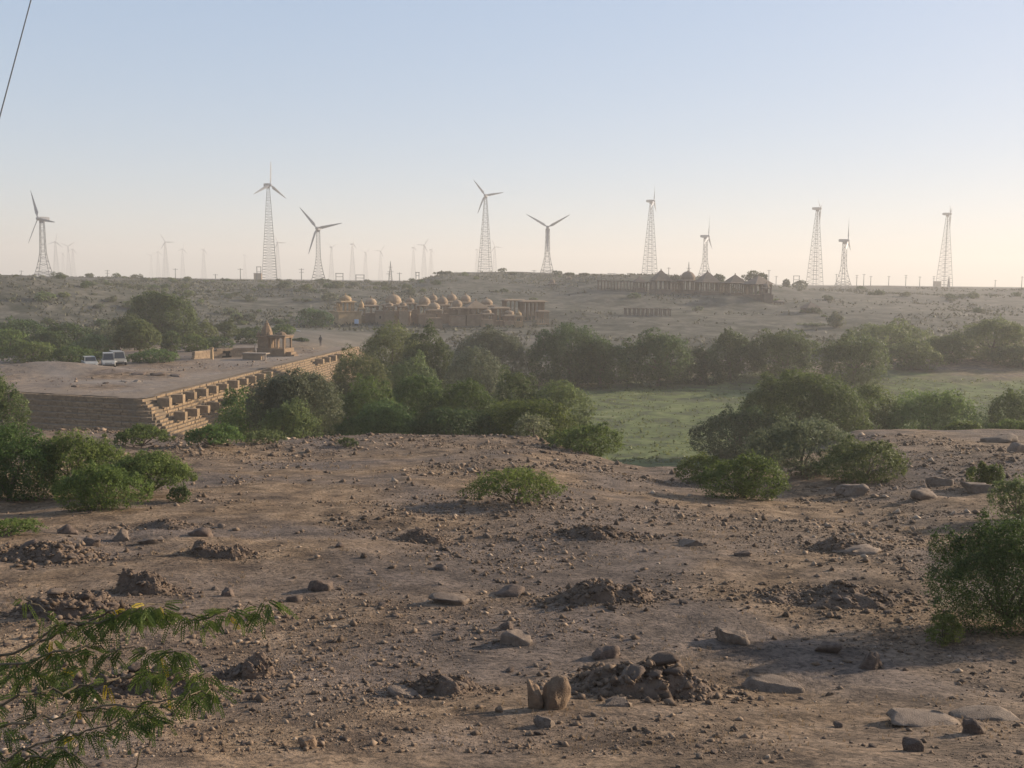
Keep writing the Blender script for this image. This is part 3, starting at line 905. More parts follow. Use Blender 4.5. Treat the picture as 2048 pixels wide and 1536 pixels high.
def blade_mesh(L):
    mb = MB()
    st = [(0.0, .55, .55, 0), (.06, .55, .5, 0), (.2, 1.9, .42, .55), (.5, 1.35, .28, .35), (.8, .8, .16, .2), (.97, .3, .05, .02), (1.0, .08, .03, 0)]
    vs = []; fs = []
    n = 8
    for t, c, th, tw in st:
        for k in range(n):
            a = 2 * math.pi * k / n
            u = math.cos(a) * c / 2 + (c * .12 if t > .1 else 0); w = math.sin(a) * th / 2
            vs.append((u * math.cos(tw) - w * math.sin(tw), u * math.sin(tw) + w * math.cos(tw), t * L))
    for i in range(len(st) - 1):
        for k in range(n):
            fs.append((i * n + k, i * n + (k + 1) % n, (i + 1) * n + (k + 1) % n, (i + 1) * n + k))
    fs.append(tuple(range(n - 1, -1, -1))); fs.append(tuple(range((len(st) - 1) * n, len(st) * n)))
    return mb.add(vs, fs).mesh('blade', 'turbine_paint')
BL = {'A': blade_mesh(15.0), 'B': blade_mesh(16.8)}
nac = MB()
vs = []
for y_, w_, z0, z1 in ((-2.6, 1.5, .1, 2.0), (-1.6, 2.3, -.1, 2.5), (3.0, 2.4, -.1, 2.6), (5.6, 2.0, .3, 2.5), (6.2, 1.3, .7, 2.2)):
    vs += [(-w_ / 2, y_, z0), (w_ / 2, y_, z0), (w_ / 2, y_, z1), (-w_ / 2, y_, z1)]
fs = [(0, 1, 2, 3), (19, 18, 17, 16)]
for i in range(4):
    for k in range(4):
        fs.append((i * 4 + k, i * 4 + (k + 1) % 4, (i + 1) * 4 + (k + 1) % 4, (i + 1) * 4 + k)[::-1])
NAC = nac.add(vs, fs).mesh('nacelle', 'turbine_paint')
hubm = MB().lathe([(.25, 0), (.8, .25), (1.05, .9), (1.05, 1.7)], 10)
HUB = hubm.mesh('hub', 'turbine_paint')

def turbine(px, hub_row, base_row, typ, yaw, phi, label, group, twist=20):
    Ht = 60.0 if typ == 'A' else 31.0
    hh = Ht + 1.4
    Y = hh * FPX / (base_row - hub_row)
    p = P(px, base_row, Y)
    g = gz(p.x, Y)
    z = min(p.z, g)
    if g < p.z - 3: z = p.z
    root = thing('wind_turbine', (p.x, Y, z), label, 'wind turbine', group, R(twist))
    br, legs = TWR[typ]
    t = link('tower', br, root)
    for l in legs: link('leg', l, t)
    # yaw: direction the rotor faces, degrees clockwise from facing the camera (90 = faces right)
    a = R(yaw - twist)
    n = link('nacelle', NAC, root, (0, 0, Ht), a); n.scale = (.8, .68, .8)
    h = link('hub', HUB, root)
    M = Matrix.Translation((0, 0, Ht + 1.0)) @ Matrix.Rotation(a, 4, 'Z') @ Matrix.Translation((0, -3.2, 0))
    h.matrix_local = M @ Matrix.Rotation(R(90), 4, 'X') @ Matrix.Rotation(R(180), 4, 'X')
    for k in range(3):
        b_ = link('blade', BL[typ], root)
        b_.matrix_local = M @ Matrix.Translation((0, 0.9, 0)) @ Matrix.Rotation(R(phi + 120 * k), 4, 'Y')
    return root

NEAR = 'large wind turbines on the ridge'
FARG = 'small hazy wind turbines on the horizon'
# rotor faces: 0 = camera, 90 = to the right
turbine(88, 438, 556, 'B', -35, -22, 'large flared lattice wind turbine at far left, long blade hanging down', NEAR, 10)
turbine(539, 369, 557, 'A', 50, 2, 'tallest straight lattice wind turbine left of centre, one blade straight up', NEAR, 14)
turbine(637, 453, 557, 'B', -10, -41, 'flared lattice wind turbine right of the tallest one, blades spread wide', NEAR, 12)
turbine(970, 393, 551, 'A', -12, -38, 'tall straight lattice wind turbine above the hill crest, rotor facing viewer', NEAR, 16)
turbine(1094, 455, 551, 'B', 0, 60, 'flared lattice wind turbine with blades in a Y shape', NEAR, 14)
turbine(1299, 404, 554, 'A', 72, 5, 'tall lattice wind turbine behind the pyramid-roofed cenotaphs, rotor edge-on', NEAR, 20)
turbine(1409, 473, 556, 'B', 66, 5, 'short flared wind turbine behind the domed cenotaph, rotor edge-on', NEAR, 15)
turbine(1629, 417, 570, 'A', 62, 180, 'tall straight lattice wind turbine right of the cenotaphs, V of two upper blades', NEAR, 18)
turbine(1686, 478, 570, 'B', 64, -6, 'short flared wind turbine beside the tall one right of cenotaphs', NEAR, 12)
turbine(1888, 428, 572, 'A', 62, 178, 'tall pale lattice wind turbine at the far right', NEAR, 18)
FAR = [(113, 484, 555, 40, 10, 'first small hazy turbine right of the far-left large turbine'),
 (127, 507, 555, 60, 40, 'shortest small turbine, second right of the far-left large turbine'),
 (138, 493, 555, 20, 55, 'third small hazy turbine right of the far-left large turbine'),
 (147, 499, 555, 65, 15, 'fourth small hazy turbine right of the far-left large turbine'),
 (303, 511, 556, 30, 45, 'faintest small turbine at the left of the row before the tallest one'),
 (317, 504, 556, 60, 5, 'second small turbine in the row between far left and the tallest'),
 (332, 484, 556, 20, -30, 'highest small turbine above the tall dark tree'),
 (366, 498, 556, 55, 12, 'small turbine above the right flank of the tall dark tree'),
 (408, 499, 557, 65, 20, 'lone small turbine midway between tall dark tree and tallest turbine'),
 (490, 510, 557, 70, 2, 'lone small turbine just left of the tallest turbine'),
 (556, 485, 558, 35, -30, 'small turbine half hidden by the right side of the tallest turbine'),
 (663, 493, 558, 50, 180, 'small turbine just right of the wide-bladed flared one'),
 (705, 487, 558, 70, 0, 'small tall turbine, second right of the wide-bladed flared one'),
 (731, 503, 558, 40, 50, 'short small turbine, third right of the wide-bladed flared one'),
 (761, 500, 558, 20, 35, 'small turbine with one blade raised right, fourth of its row'),
 (827, 496, 558, 70, 0, 'left one of three small turbines standing close together'),
 (848, 491, 558, 15, 32, 'middle one of three small turbines standing close together'),
 (862, 500, 558, 72, 8, 'right one of three small turbines standing close together'),
 (954, 500, 556, 70, 0, 'small turbine half hidden left of the hill-crest turbine'),
 (989, 494, 556, 10, -25, 'small turbine just right of the hill-crest turbine')]
for px, hr, br_, yw, ph, lab in FAR:
    turbine(px, hr, br_, 'A', yw, ph, lab, FARG, random.uniform(0, 40))

# ------------------------------------------------------------------ poles, pylons and gantries on the skyline
def pole(px, top, base, Y, label, arms=1):
    p = P(px, base, Y); h = (base - top) / FPX * Y
    z = min(p.z, gz(p.x, Y))
    h += p.z - z
    root = thing('utility_pole', (p.x, Y, z), label, 'pole', 'utility poles on the skyline')
    MB().tube([(0, 0, -.5), (0, 0, h)], [.2, .14], 6).build('post', 'pole_concrete', root)
    for k in range(arms):
        MB().box((0, 0, h - .4 - k * 1.2), (2.2 - .3 * k, .16, .16), .4).build('crossarm', 'pole_concrete', root)
for a in [(43, 541, 556, 520, 'short pole on the skyline left of the far-left turbine'),
          (215, 540, 557, 480, 'lone pole on the skyline above the reddish hill'),
          (351, 537, 557, 460, 'pole on the skyline right of the highest small turbine'),
          (431, 548, 558, 450, 'short pole right of the lone midway small turbine'),
          (481, 537, 558, 430, 'pole on the skyline left of the lone small turbine'),
          (603, 537, 559, 420, 'pole on the skyline between tallest and wide-bladed turbines'),
          (778, 546, 559, 420, 'short pole left of the crossarm pylon'),
          (799, 545, 559, 420, 'short pole right of the crossarm pylon'),
          (1068, 540, 553, 430, 'short pole just left of the Y-shaped turbine'),
          (1337, 535, 558, 480, 'thin mast behind the first pyramid roof'),
          (1537, 540, 569, 520, 'thin pole on the skyline right of the end pyramid roof'),
          (1552, 552, 569, 520, 'short pole on the skyline, second right of the end pyramid roof'),
          (1672, 548, 572, 560, 'pole just left of the short flared turbine at right'),
          (1713, 550, 572, 560, 'first pole right of the short flared turbine'),
          (1727, 548, 572, 560, 'second pole right of the short flared turbine'),
          (1741, 552, 572, 560, 'third pole right of the short flared turbine'),
          (1777, 552, 573, 560, 'fourth pole right of the short flared turbine'),
          (1811, 550, 573, 560, 'fifth pole right of the short flared turbine'),
          (1839, 553, 573, 560, 'sixth pole right of the short flared turbine'),
          (1867, 552, 573, 560, 'pole just left of the far-right turbine'),
          (1990, 560, 574, 560, 'faint pole on the skyline right of the far-right turbine'),
          (2043, 553, 575, 560, 'pole on the skyline at the right picture edge')]:
    pole(*a, arms=2 if a[0] in (1713, 1811, 215, 603, 1867) else 1)

def pylon(px, top, base, Y, label):
    p = P(px, base, Y); h = (base - top) / FPX * Y
    z = min(p.z, gz(p.x, Y)); h += p.z - z
    root = thing('power_pylon', (p.x, Y, z), label, 'pylon', 'power pylons on the skyline')
    mb = MB(); w = h * .09
    for sx, sy in ((-1, -1), (1, -1), (1, 1), (-1, 1)):
        mb.tube([(sx * w, sy * w, -.5), (sx * w * .2, sy * w * .2, h * .75), (0, 0, h)], .16, 4)
    for k in range(7):
        t = k / 7 * .75; ww = w * (1 - t / .75 * .8); t2 = (k + 1) / 7 * .75; w2 = w * (1 - t2 / .75 * .8)
        mb.tube([(-ww, -ww, t * h), (w2, -w2, t2 * h)], .09, 3); mb.tube([(ww, -ww, t * h), (-w2, -w2, t2 * h)], .09, 3)
    mb.build('tower', 'galvanised', root)
    for q in (.5, .72):
        MB().box((0, 0, h * q), (h * .42 * (1.2 - q), .2, .22), .1).build('crossarm', 'galvanised', root)
pylon(781, 523, 560, 620, 'small power pylon with wide crossarms left of three close turbines')
pylon(1377, 524, 553, 700, 'thin pylon mast rising above the domed cenotaph')
pylon(1897, 553, 573, 640, 'small hazy pylon right of the far-right turbine foot')

def gantry(px0, px1, top, base, Y, label):
    pc = (px0 + px1) / 2
    p = P(pc, base, Y); w = (px1 - px0) / FPX * Y; h = (base - top) / FPX * Y
    z = min(p.z, gz(p.x, Y)); h += p.z - z
    root = thing('steel_gantry', (p.x, Y, z), label, 'gantry', 'steel gantries on the skyline')
    for s in (-1, 1): MB().box((s * w / 2, 0, h / 2 - .2), (.25, .25, h + .4)).build('post', 'galvanised', root)
    MB().box((0, 0, h), (w + .5, .22, .25)).build('beam', 'galvanised', root)
    MB().box((0, 0, h * .62), (w, .18, .18)).build('beam', 'galvanised', root)
for a in [(514, 522, 534, 557, 470, 'small steel frame at the left foot of the tallest turbine'),
          (672, 686, 547, 559, 470, 'low wide steel gantry right of the wide-bladed flared turbine'),
          (712, 728, 550, 560, 460, 'low steel gantry below the second small turbine of the row'),
          (832, 838, 545, 560, 420, 'narrow H-shaped steel frame below three close turbines'),
          (926, 938, 545, 551, 395, 'low steel gantry on the hill crest left of the crest turbine'),
          (1255, 1264, 547, 556, 470, 'small steel frame left of the tall turbine behind the cenotaphs'),
          (1216, 1230, 547, 556, 480, 'wide faint steel frame above the ruined arcade'),
          (1587, 1598, 552, 568, 520, 'small steel frame left of the tall turbine right of cenotaphs')]:
    gantry(*a)

def hut(px0, px1, top, base, Y, label):
    pc = (px0 + px1) / 2; p = P(pc, base, Y); w = (px1 - px0) / FPX * Y; h = (base - top) / FPX * Y
    z = min(p.z, gz(p.x, Y)); h += p.z - z
    root = thing('transformer_hut', (p.x, Y, z), label, 'hut', 'huts at turbine feet')
    MB().box((0, 0, h / 2 - .2), (w, w * .8, h + .4)).build('wall', 'sandstone_worn', root)
    MB().box((0, 0, h + .12), (w * 1.12, w * .92, .24)).build('roof', 'pole_concrete', root)
hut(509, 523, 547, 557, 640, 'dark transformer hut at the left foot of the tallest turbine')
hut(1868, 1880, 563, 572, 820, 'pale transformer hut at the left foot of the far-right turbine')

# ------------------------------------------------------------------ cenotaphs
LOWG = 'cenotaphs of the lower terrace'
UPG = 'cenotaphs of the ridge'
def dome_prof(r, h):
    pr = [(r * 1.0, 0)]
    for k in range(1, 9):
        a = k / 8 * math.pi / 2
        pr.append((max(0.05, r * 1.06 * math.cos(a) ** 0.92), h * math.sin(a)))
    return pr

def chhatri(px, base, width_px, top, Y, roof, label, plinth=0.0, npil=3, mat='sandstone_worn', walled=False, rz=0.25, group=None, eave_f=0.42, windows=0, wall_lit=None, sup=1.0):
    """base/top rows in the photograph; plinth, eave heights as fractions of the total height"""
    p = P(px, base, Y)
    g = gz(p.x, Y)
    Ht = (base - top) / FPX * Y
    w = width_px / FPX * Y * (1.1 if group == LOWG else 1.0)
    root = thing('cenotaph', (p.x, Y, p.z), label, 'cenotaph', group, rz)
    zp = Ht * plinth
    deep = max(0.0, p.z - g) + 1.0
    MB().box((0, 0, (zp - deep) / 2), (w, w, zp + deep)).build('plinth', wall_lit or mat, root)
    MB().box((0, 0, zp + 0.06), (w * 1.06, w * 1.06, 0.16)).build('plinth_cap', mat, root)
    ze = zp + (Ht - zp) * eave_f
    w0 = w; w = w * sup
    if walled:
        MB().box((0, 0, (zp + ze) / 2), (w * .8, w * .8, ze - zp)).build('wall', mat, root)
    pw = max(0.16, w * 0.055)
    pil = MB().box((0, 0, 0), (pw, pw, ze - zp)).box((0, 0, (ze - zp) / 2 - .12), (pw * 1.6, pw * 1.6, .24)).mesh('pillar', mat)
    for i in range(npil):
        for j in range(npil):
            if 0 < i < npil - 1 and 0 < j < npil - 1: continue
            link('pillar', pil, root, ((i / (npil - 1) - .5) * w * .84, (j / (npil - 1) - .5) * w * .84, (zp + ze) / 2))
    # eave: lintel band and sloping stone eave
    mb = MB().box((0, 0, ze + .1), (w * .92, w * .92, .28))
    mb.build('lintel', mat, root)
    mb = MB(); e0, e1 = w * .60, w * .46
    vs = [(sx * e0, sy * e0, ze + .12) for sx, sy in ((-1, -1), (1, -1), (1, 1), (-1, 1))] + [(sx * e1, sy * e1, ze + .42) for sx, sy in ((-1, -1), (1, -1), (1, 1), (-1, 1))]
    mb.add(vs, [(0, 3, 2, 1), (4, 5, 6, 7), (0, 1, 5, 4), (1, 2, 6, 5), (2, 3, 7, 6), (3, 0, 4, 7)]).build('eave', mat, root)
    zr = ze + .4
    if roof == 'dome':
        d = Ht - zr - .45
        fw = .34 + .08 * ((px * 7919) % 97) / 97
        MB().lathe([(w * (fw + .02), -.02), (w * (fw + .02), .3)], 8, (0, 0, zr)).build('drum', mat, root)
        me = MB().lathe(dome_prof(w * fw, max(.4, d - .3)), 20, (0, 0, zr + .3)).build('dome', mat, root)
        MB().lathe([(.22, 0), (.30, .12), (.1, .25), (.16, .4), (.03, .6)], 8, (0, 0, zr + max(.7, d) - .08)).build('finial', mat, root)
    elif roof == 'pyramid':
        d = Ht - zr - .4
        mb = MB(); n = 6
        prof = [(w * .47 * (1 - k / n) + .12, d * k / n * (1.0)) for k in range(n + 1)]
        vs = []; fs = []
        for r_, z in prof:
            for sx, sy in ((-1, -1), (1, -1), (1, 1), (-1, 1)): vs.append((sx * r_, sy * r_, zr + z))
        for i in range(n):
            for k in range(4): fs.append((i * 4 + k, i * 4 + (k + 1) % 4, (i + 1) * 4 + (k + 1) % 4, (i + 1) * 4 + k))
        fs += [(3, 2, 1, 0), tuple(range(n * 4, n * 4 + 4))]
        mb.add(vs, fs).build('pyramid_roof', mat, root)
        MB().lathe([(.16, 0), (.24, .12), (.08, .25), (.14, .38), (.03, .55)], 8, (0, 0, zr + d - .05)).build('finial', mat, root)
    for k in range(windows):
        xx = (k / (windows - 1) - .5) * w0 * .7
        MB().box((xx, -w0 / 2 - .003, zp * .62), (.38, .10, .6)).build('window', 'dark_opening', root)
    return root

LOWG = 'cenotaphs of the lower terrace'
UPG = 'cenotaphs of the ridge'
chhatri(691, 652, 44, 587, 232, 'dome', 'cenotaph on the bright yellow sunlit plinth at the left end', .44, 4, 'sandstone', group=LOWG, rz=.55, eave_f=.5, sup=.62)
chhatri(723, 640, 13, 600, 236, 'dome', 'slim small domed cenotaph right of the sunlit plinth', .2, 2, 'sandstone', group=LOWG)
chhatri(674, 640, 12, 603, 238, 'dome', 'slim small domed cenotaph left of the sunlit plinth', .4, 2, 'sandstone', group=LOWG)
chhatri(742, 652, 28, 593, 240, 'dome', 'domed cenotaph with bright rim left of the windowed base', .42, 3, group=LOWG)
chhatri(787, 652, 62, 585, 236, 'dome', 'broad walled cenotaph base with row of small dark windows', .44, 5, group=LOWG, rz=.06, windows=5, eave_f=.3, sup=.66)
chhatri(779, 625, 16, 605, 229.5, 'dome', 'small front dome on the windowed base, left one', .1, 2, group=LOWG)
chhatri(806, 625, 16, 604, 229.5, 'dome', 'small front dome on the windowed base, right one', .1, 2, group=LOWG)
chhatri(820, 632, 22, 592, 242, 'dome', 'domed cenotaph peeping out right of the windowed base', .3, 3, group=LOWG)
chhatri(849, 650, 26, 590, 238, 'dome', 'tall domed cenotaph right of the windowed base', .35, 3, group=LOWG)
chhatri(866, 630, 20, 586, 252, 'dome', 'domed cenotaph set back behind the tall domed one', .3, 3, group=LOWG)
chhatri(868, 652, 26, 601, 230, 'dome', 'nearer domed cenotaph with wide eave above the olive trees', .3, 3, group=LOWG)
chhatri(885, 648, 24, 590, 244, 'dome', 'domed cenotaph with sunlit right rim, middle of the terrace', .35, 3, group=LOWG)
chhatri(903, 640, 26, 584, 252, 'dome', 'highest dome in the middle of the lower terrace', .35, 3, group=LOWG)
chhatri(914, 652, 26, 596, 238, 'dome', 'shaded dome in front of the highest one', .35, 3, group=LOWG)
chhatri(931, 640, 26, 586, 250, 'dome', 'domed cenotaph behind the nearer pyramid roof', .35, 3, group=LOWG)
chhatri(951, 640, 40, 598, 240, 'pyramid', 'only pyramid-roofed cenotaph of the lower terrace', .22, 4, group=LOWG)
chhatri(973, 640, 26, 594, 256, 'dome', 'dim low dome right behind the lower pyramid roof', .3, 3, group=LOWG)
chhatri(974, 648, 20, 615, 234, 'dome', 'low domed canopy at the right foot of the pyramid roof', .25, 2, group=LOWG)
chhatri(1000, 648, 28, 613, 240, 'flat', 'flat-roofed ruined canopy on pillars, left one', .15, 4, group=LOWG, eave_f=.85)
chhatri(1018, 650, 22, 617, 238, 'dome', 'low dome over open pillars in the ruined row', .2, 3, group=LOWG)
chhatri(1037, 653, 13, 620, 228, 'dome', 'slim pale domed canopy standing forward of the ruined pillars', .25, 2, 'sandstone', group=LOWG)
chhatri(1025, 640, 36, 598, 252, 'flat', 'taller roofless ruin of many pillars, left half', .15, 5, group=LOWG, eave_f=.9)
chhatri(1062, 648, 44, 600, 250, 'flat', 'taller roofless ruin of many pillars, right half', .15, 6, group=LOWG, eave_f=.9)
chhatri(1085, 655, 20, 620, 240, 'flat', 'low ruined canopy at the right end of lower terrace', .2, 3, group=LOWG, eave_f=.85)
def chhatri_r(*a, **k):
    return chhatri(*a, mat='ridge_stone_backlit', **k)
# ridge
chhatri_r(1321, 584, 34, 538, 300, 'pyramid', 'first pyramid-roofed cenotaph on the ridge, tallest tip', .1, 4, group=UPG, eave_f=.42)
chhatri_r(1375, 585, 34, 540, 302, 'dome', 'only round domed cenotaph on the ridge', .1, 4, group=UPG, eave_f=.45)
chhatri_r(1414, 588, 38, 541, 298, 'pyramid', 'second pyramid-roofed cenotaph on the ridge, right of the dome', .1, 4, group=UPG, eave_f=.42)
chhatri_r(1469, 592, 34, 547, 296, 'pyramid', 'third pyramid-roofed cenotaph on the ridge, on slender pillars', .12, 4, group=UPG, eave_f=.5)
chhatri_r(1515, 611, 42, 549, 290, 'pyramid', 'large pyramid-roofed cenotaph on tall reddish plinth ending the ridge', .34, 4, group=UPG, eave_f=.5, rz=.4)
chhatri_r(1531, 611, 14, 564, 286, 'dome', 'small corner canopy beside the large end cenotaph', .5, 2, group=UPG)
chhatri_r(1278, 582, 20, 551, 304, 'pyramid', 'small low pyramid roof left of the first ridge pyramid', .2, 3, group=UPG)
chhatri_r(1104, 588, 14, 556, 330, 'dome', 'tiny lone canopy on the slope right of the hill crest', .3, 2, group=None)
chhatri_r(1138, 575, 14, 551, 345, 'dome', 'faint lone canopy near the skyline above the slope', .2, 2, group=None)
chhatri_r(1620, 636, 30, 602, 262, 'pyramid', 'lone pyramid-roofed cenotaph right of the ridge, lower down', .2, 4, group=None, eave_f=.45)
chhatri_r(1558, 616, 16, 597, 285, 'pyramid', 'very small lone canopy right of the end cenotaph', .2, 2, group=None)

def arcade(px0, px1, base0, base1, top_h, Y0, Y1, label, n, ruin=False):
    a = P(px0, base0, Y0); b_ = P(px1, base1, Y1)
    a.z = max(gz(a.x, a.y) + .15, a.z - 1.2); b_.z = max(gz(b_.x, b_.y) + .15, b_.z - 1.2)
    if ruin: a.z = gz(a.x, a.y); b_.z = gz(b_.x, b_.y)
    d = b_ - a; L = math.hypot(d.x, d.y); ang = math.atan2(d.y, d.x)
    root = thing('arcade', a, label, 'arcade', 'ruined pillared arcades', ang)
    sl = d.z / L
    mb = MB()
    mat = 'ridge_stone_backlit'
    pil = MB().box((0, 0, top_h / 2), (.34, .34, top_h)).box((0, 0, top_h - .15), (.6, .6, .3)).mesh('pillar', mat)
    for k in range(n + 1):
        for yy in (0, 3.0):
            link('pillar', pil, root, (L * k / n, yy, sl * L * k / n))
    def slab(name, z0, z1, y0, y1):
        vs = []
        for xx in (-.5, L + .5):
            for (yy, zz) in ((y0, z0), (y1, z0), (y1, z1), (y0, z1)): vs.append((xx, yy, zz + sl * xx))
        MB().add(vs, [(0, 1, 2, 3), (7, 6, 5, 4), (0, 4, 5, 1), (1, 5, 6, 2), (2, 6, 7, 3), (3, 7, 4, 0)]).build(name, mat, root)
    if not ruin: slab('roof_slab', top_h, top_h + .28, -.35, 3.35)
    if not ruin: slab('base_platform', -2.4, -.12, -.3, 3.3)
arcade(1196, 1300, 580, 583, 2.6, 306, 304, 'long low ruined arcade at the left of the ridge cenotaphs', 16)
arcade(1338, 1362, 584, 585, 2.7, 304, 303, 'short arcade linking first pyramid roof and dome', 4)
arcade(1432, 1455, 588, 590, 2.7, 299, 298, 'short arcade linking second and third pyramid roofs', 4)
arcade(1484, 1497, 592, 594, 2.8, 296, 295, 'short arcade before the large end cenotaph', 3)
arcade(1252, 1340, 634, 636, 1.9, 250, 250, 'low ruined pillar row on the slope below the ridge', 10, True)

p = P(713, 650, 228)
o = MB().box((0, 0, 1.1), (.9, .15, 1.3)).box((-.35, 0, .3), (.08, .08, .9)).box((.35, 0, .3), (.08, .08, .9))
n_ = thing('notice_board', (p.x, p.y, p.z - .2), 'pale blue notice board at the right foot of the sunlit plinth', 'notice board')
MB().box((0, 0, 1.0), (.95, .08, 1.0)).build('panel', 'blue_panel', n_)
for s in (-.38, .38): MB().box((s, 0.06, .3), (.07, .07, 1.3)).build('post', 'galvanised', n_)
# thin white kerb running down the slope
a_ = P(579, 634, 215); b2 = P(601, 648, 200)
mb = MB()
pts = [a_.lerp(b2, t) for t in np.linspace(0, 1, 8)]
for p_ in pts: p_.z = gz(p_.x, p_.y) + .05
mb.tube([tuple(p_) for p_ in pts], .07, 6)
tag(mb.build('white_pipe', 'white_slab'), 'thin white pipe running down the slope right of the shrine', 'pipe')

# ------------------------------------------------------------------ shrine, ruined wall, stone bench, vehicles, person on the platform
TOPZ = EYE + PLAT
def on_platform(px, py):
    d = ray(px, py); t = (TOPZ - EYE) / d.z
    q = Vector((0, 0, EYE)) + d * t
    return Vector((q.x, q.y, gz(q.x, q.y)))

def build_shrine():
    g = on_platform(548, 711)
    Y = g.y; u = Y / FPX
    root = thing('shrine', (g.x, g.y, g.z - .05), 'small sandstone shrine with carved spire and pillared porch on the dam', 'shrine', None, -.25)
    S = 'shrine_stone'
    MB().box((0.25, 0, .55), (4.3, 3.0, 1.15)).build('plinth', S, root)
    MB().box((2.75, -.2, .3), (.9, 1.6, .62)).build('step', S, root)
    MB().box((3.3, -.2, .12), (.6, 1.3, .3)).build('step', S, root)
    MB().box((-1.1, 0, 1.9), (1.7, 2.2, 1.6)).build('sanctum_wall', S, root)
    MB().box((-1.1, 0, 2.74), (2.1, 2.6, .16)).build('cornice', S, root)
    mb = MB(); prof = [(.85, 0), (.86, .3), (.76, .7), (.62, 1.1), (.45, 1.45), (.3, 1.7), (.34, 1.74), (.34, 1.86), (.12, 1.95), (.14, 2.05), (.02, 2.3)]
    for i in range(len(prof) - 1):
        pass
    mb.lathe([(r_ * 1.0, z * .98) for r_, z in prof], 8, (-1.1, 0, 2.8)).build('spire', S, root)
    for dx in (-.8, .8):
        MB().lathe([(.28, 0), (.26, .35), (.12, .6), (.02, .75)], 8, (-1.1 + dx, -.9, 2.8)).build('corner_spirelet', S, root)
    for x_ in (.15, 1.15, 2.1):
        for y_ in (-1.1, 1.1):
            MB().box((x_, y_, 1.85), (.22, .22, 1.5)).box((x_, y_, 2.52), (.4, .4, .16)).build('pillar', S, root)
    MB().box((1.1, 0, 2.7), (2.6, 2.7, .2)).build('porch_roof', S, root)
    MB().box((1.1, 0, 2.9), (2.9, 3.0, .12), 0, .9).build('porch_eave', S, root)
    MB().lathe([(.8, 0), (.7, .18), (.45, .38), (.1, .5)], 10, (1.2, 0, 2.96)).build('porch_dome', S, root)
build_shrine()

g = on_platform(512, 719)
root = thing('stone_bench_platform', (g.x, g.y, g.z - .05), 'low stone platform with pale top slab in front of the shrine', 'platform', None, -.12)
MB().box((-.35, 0, .42), (2.6, 1.3, .84)).build('base', 'sandstone_worn', root)
MB().box((0, 0, .91), (3.4, 1.5, .14)).build('top_slab', 'stone_pale', root)
for x_ in (1.15, 1.38, 1.6): MB().box((x_, -.62, .42), (.12, .14, .84)).build('pillar', 'stone_pale', root)

def ruined_wall(px0, px1, py, h, label, seed, opening=None):
    a = on_platform(px0, py); b_ = on_platform(px1, py - 3)
    d = b_ - a; L = math.hypot(d.x, d.y)
    root = thing('ruined_wall', a - Vector((0, 0, .1)), label, 'wall', None, math.atan2(d.y, d.x))
    rnd = random.Random(seed)
    n = max(4, int(L / .55)); nc = 4
    for k in range(nc):
        x = -rnd.uniform(0, .3)
        hc = h / nc
        while x < L:
            w = rnd.uniform(.45, .85)
            if not (k == nc - 1 and rnd.random() < .22) and not (opening and opening < x + w / 2 < opening + .75 and k < nc - 1):
                MB().box((x + w / 2, rnd.uniform(-.03, .03), hc * (k + .5)), (w - .03, .5, hc - .02)).build('stone', 'sandstone_worn', root)
            x += w
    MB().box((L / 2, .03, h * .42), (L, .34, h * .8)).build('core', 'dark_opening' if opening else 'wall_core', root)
ruined_wall(425, 502, 716, 1.35, 'low ruined stone wall with dark opening left of the shrine', 1, 1.6)
ruined_wall(388, 421, 719, 1.15, 'short ruined wall stub left of the longer ruined wall', 2)
g = on_platform(424, 719)
r_ = thing('gate_post', g, 'pale standing gate post at the end of the wall stub', 'post')
MB().box((0, 0, .7), (.34, .34, 1.5), 0, .85).build('shaft', 'sandstone', r_)
MB().box((0, 0, 1.5), (.42, .42, .14)).build('cap', 'sandstone', r_)
g = on_platform(510, 709)
r_ = thing('lamp_post', g, 'thin lamp post between the ruined wall and the shrine', 'lamp post')
MB().tube([(0, 0, -.2), (0, 0, 1.5)], [.05, .04], 6).build('post', 'galvanised', r_)
MB().box((.1, 0, 1.5), (.4, .16, .1)).build('lamp_head', 'white_paint', r_)

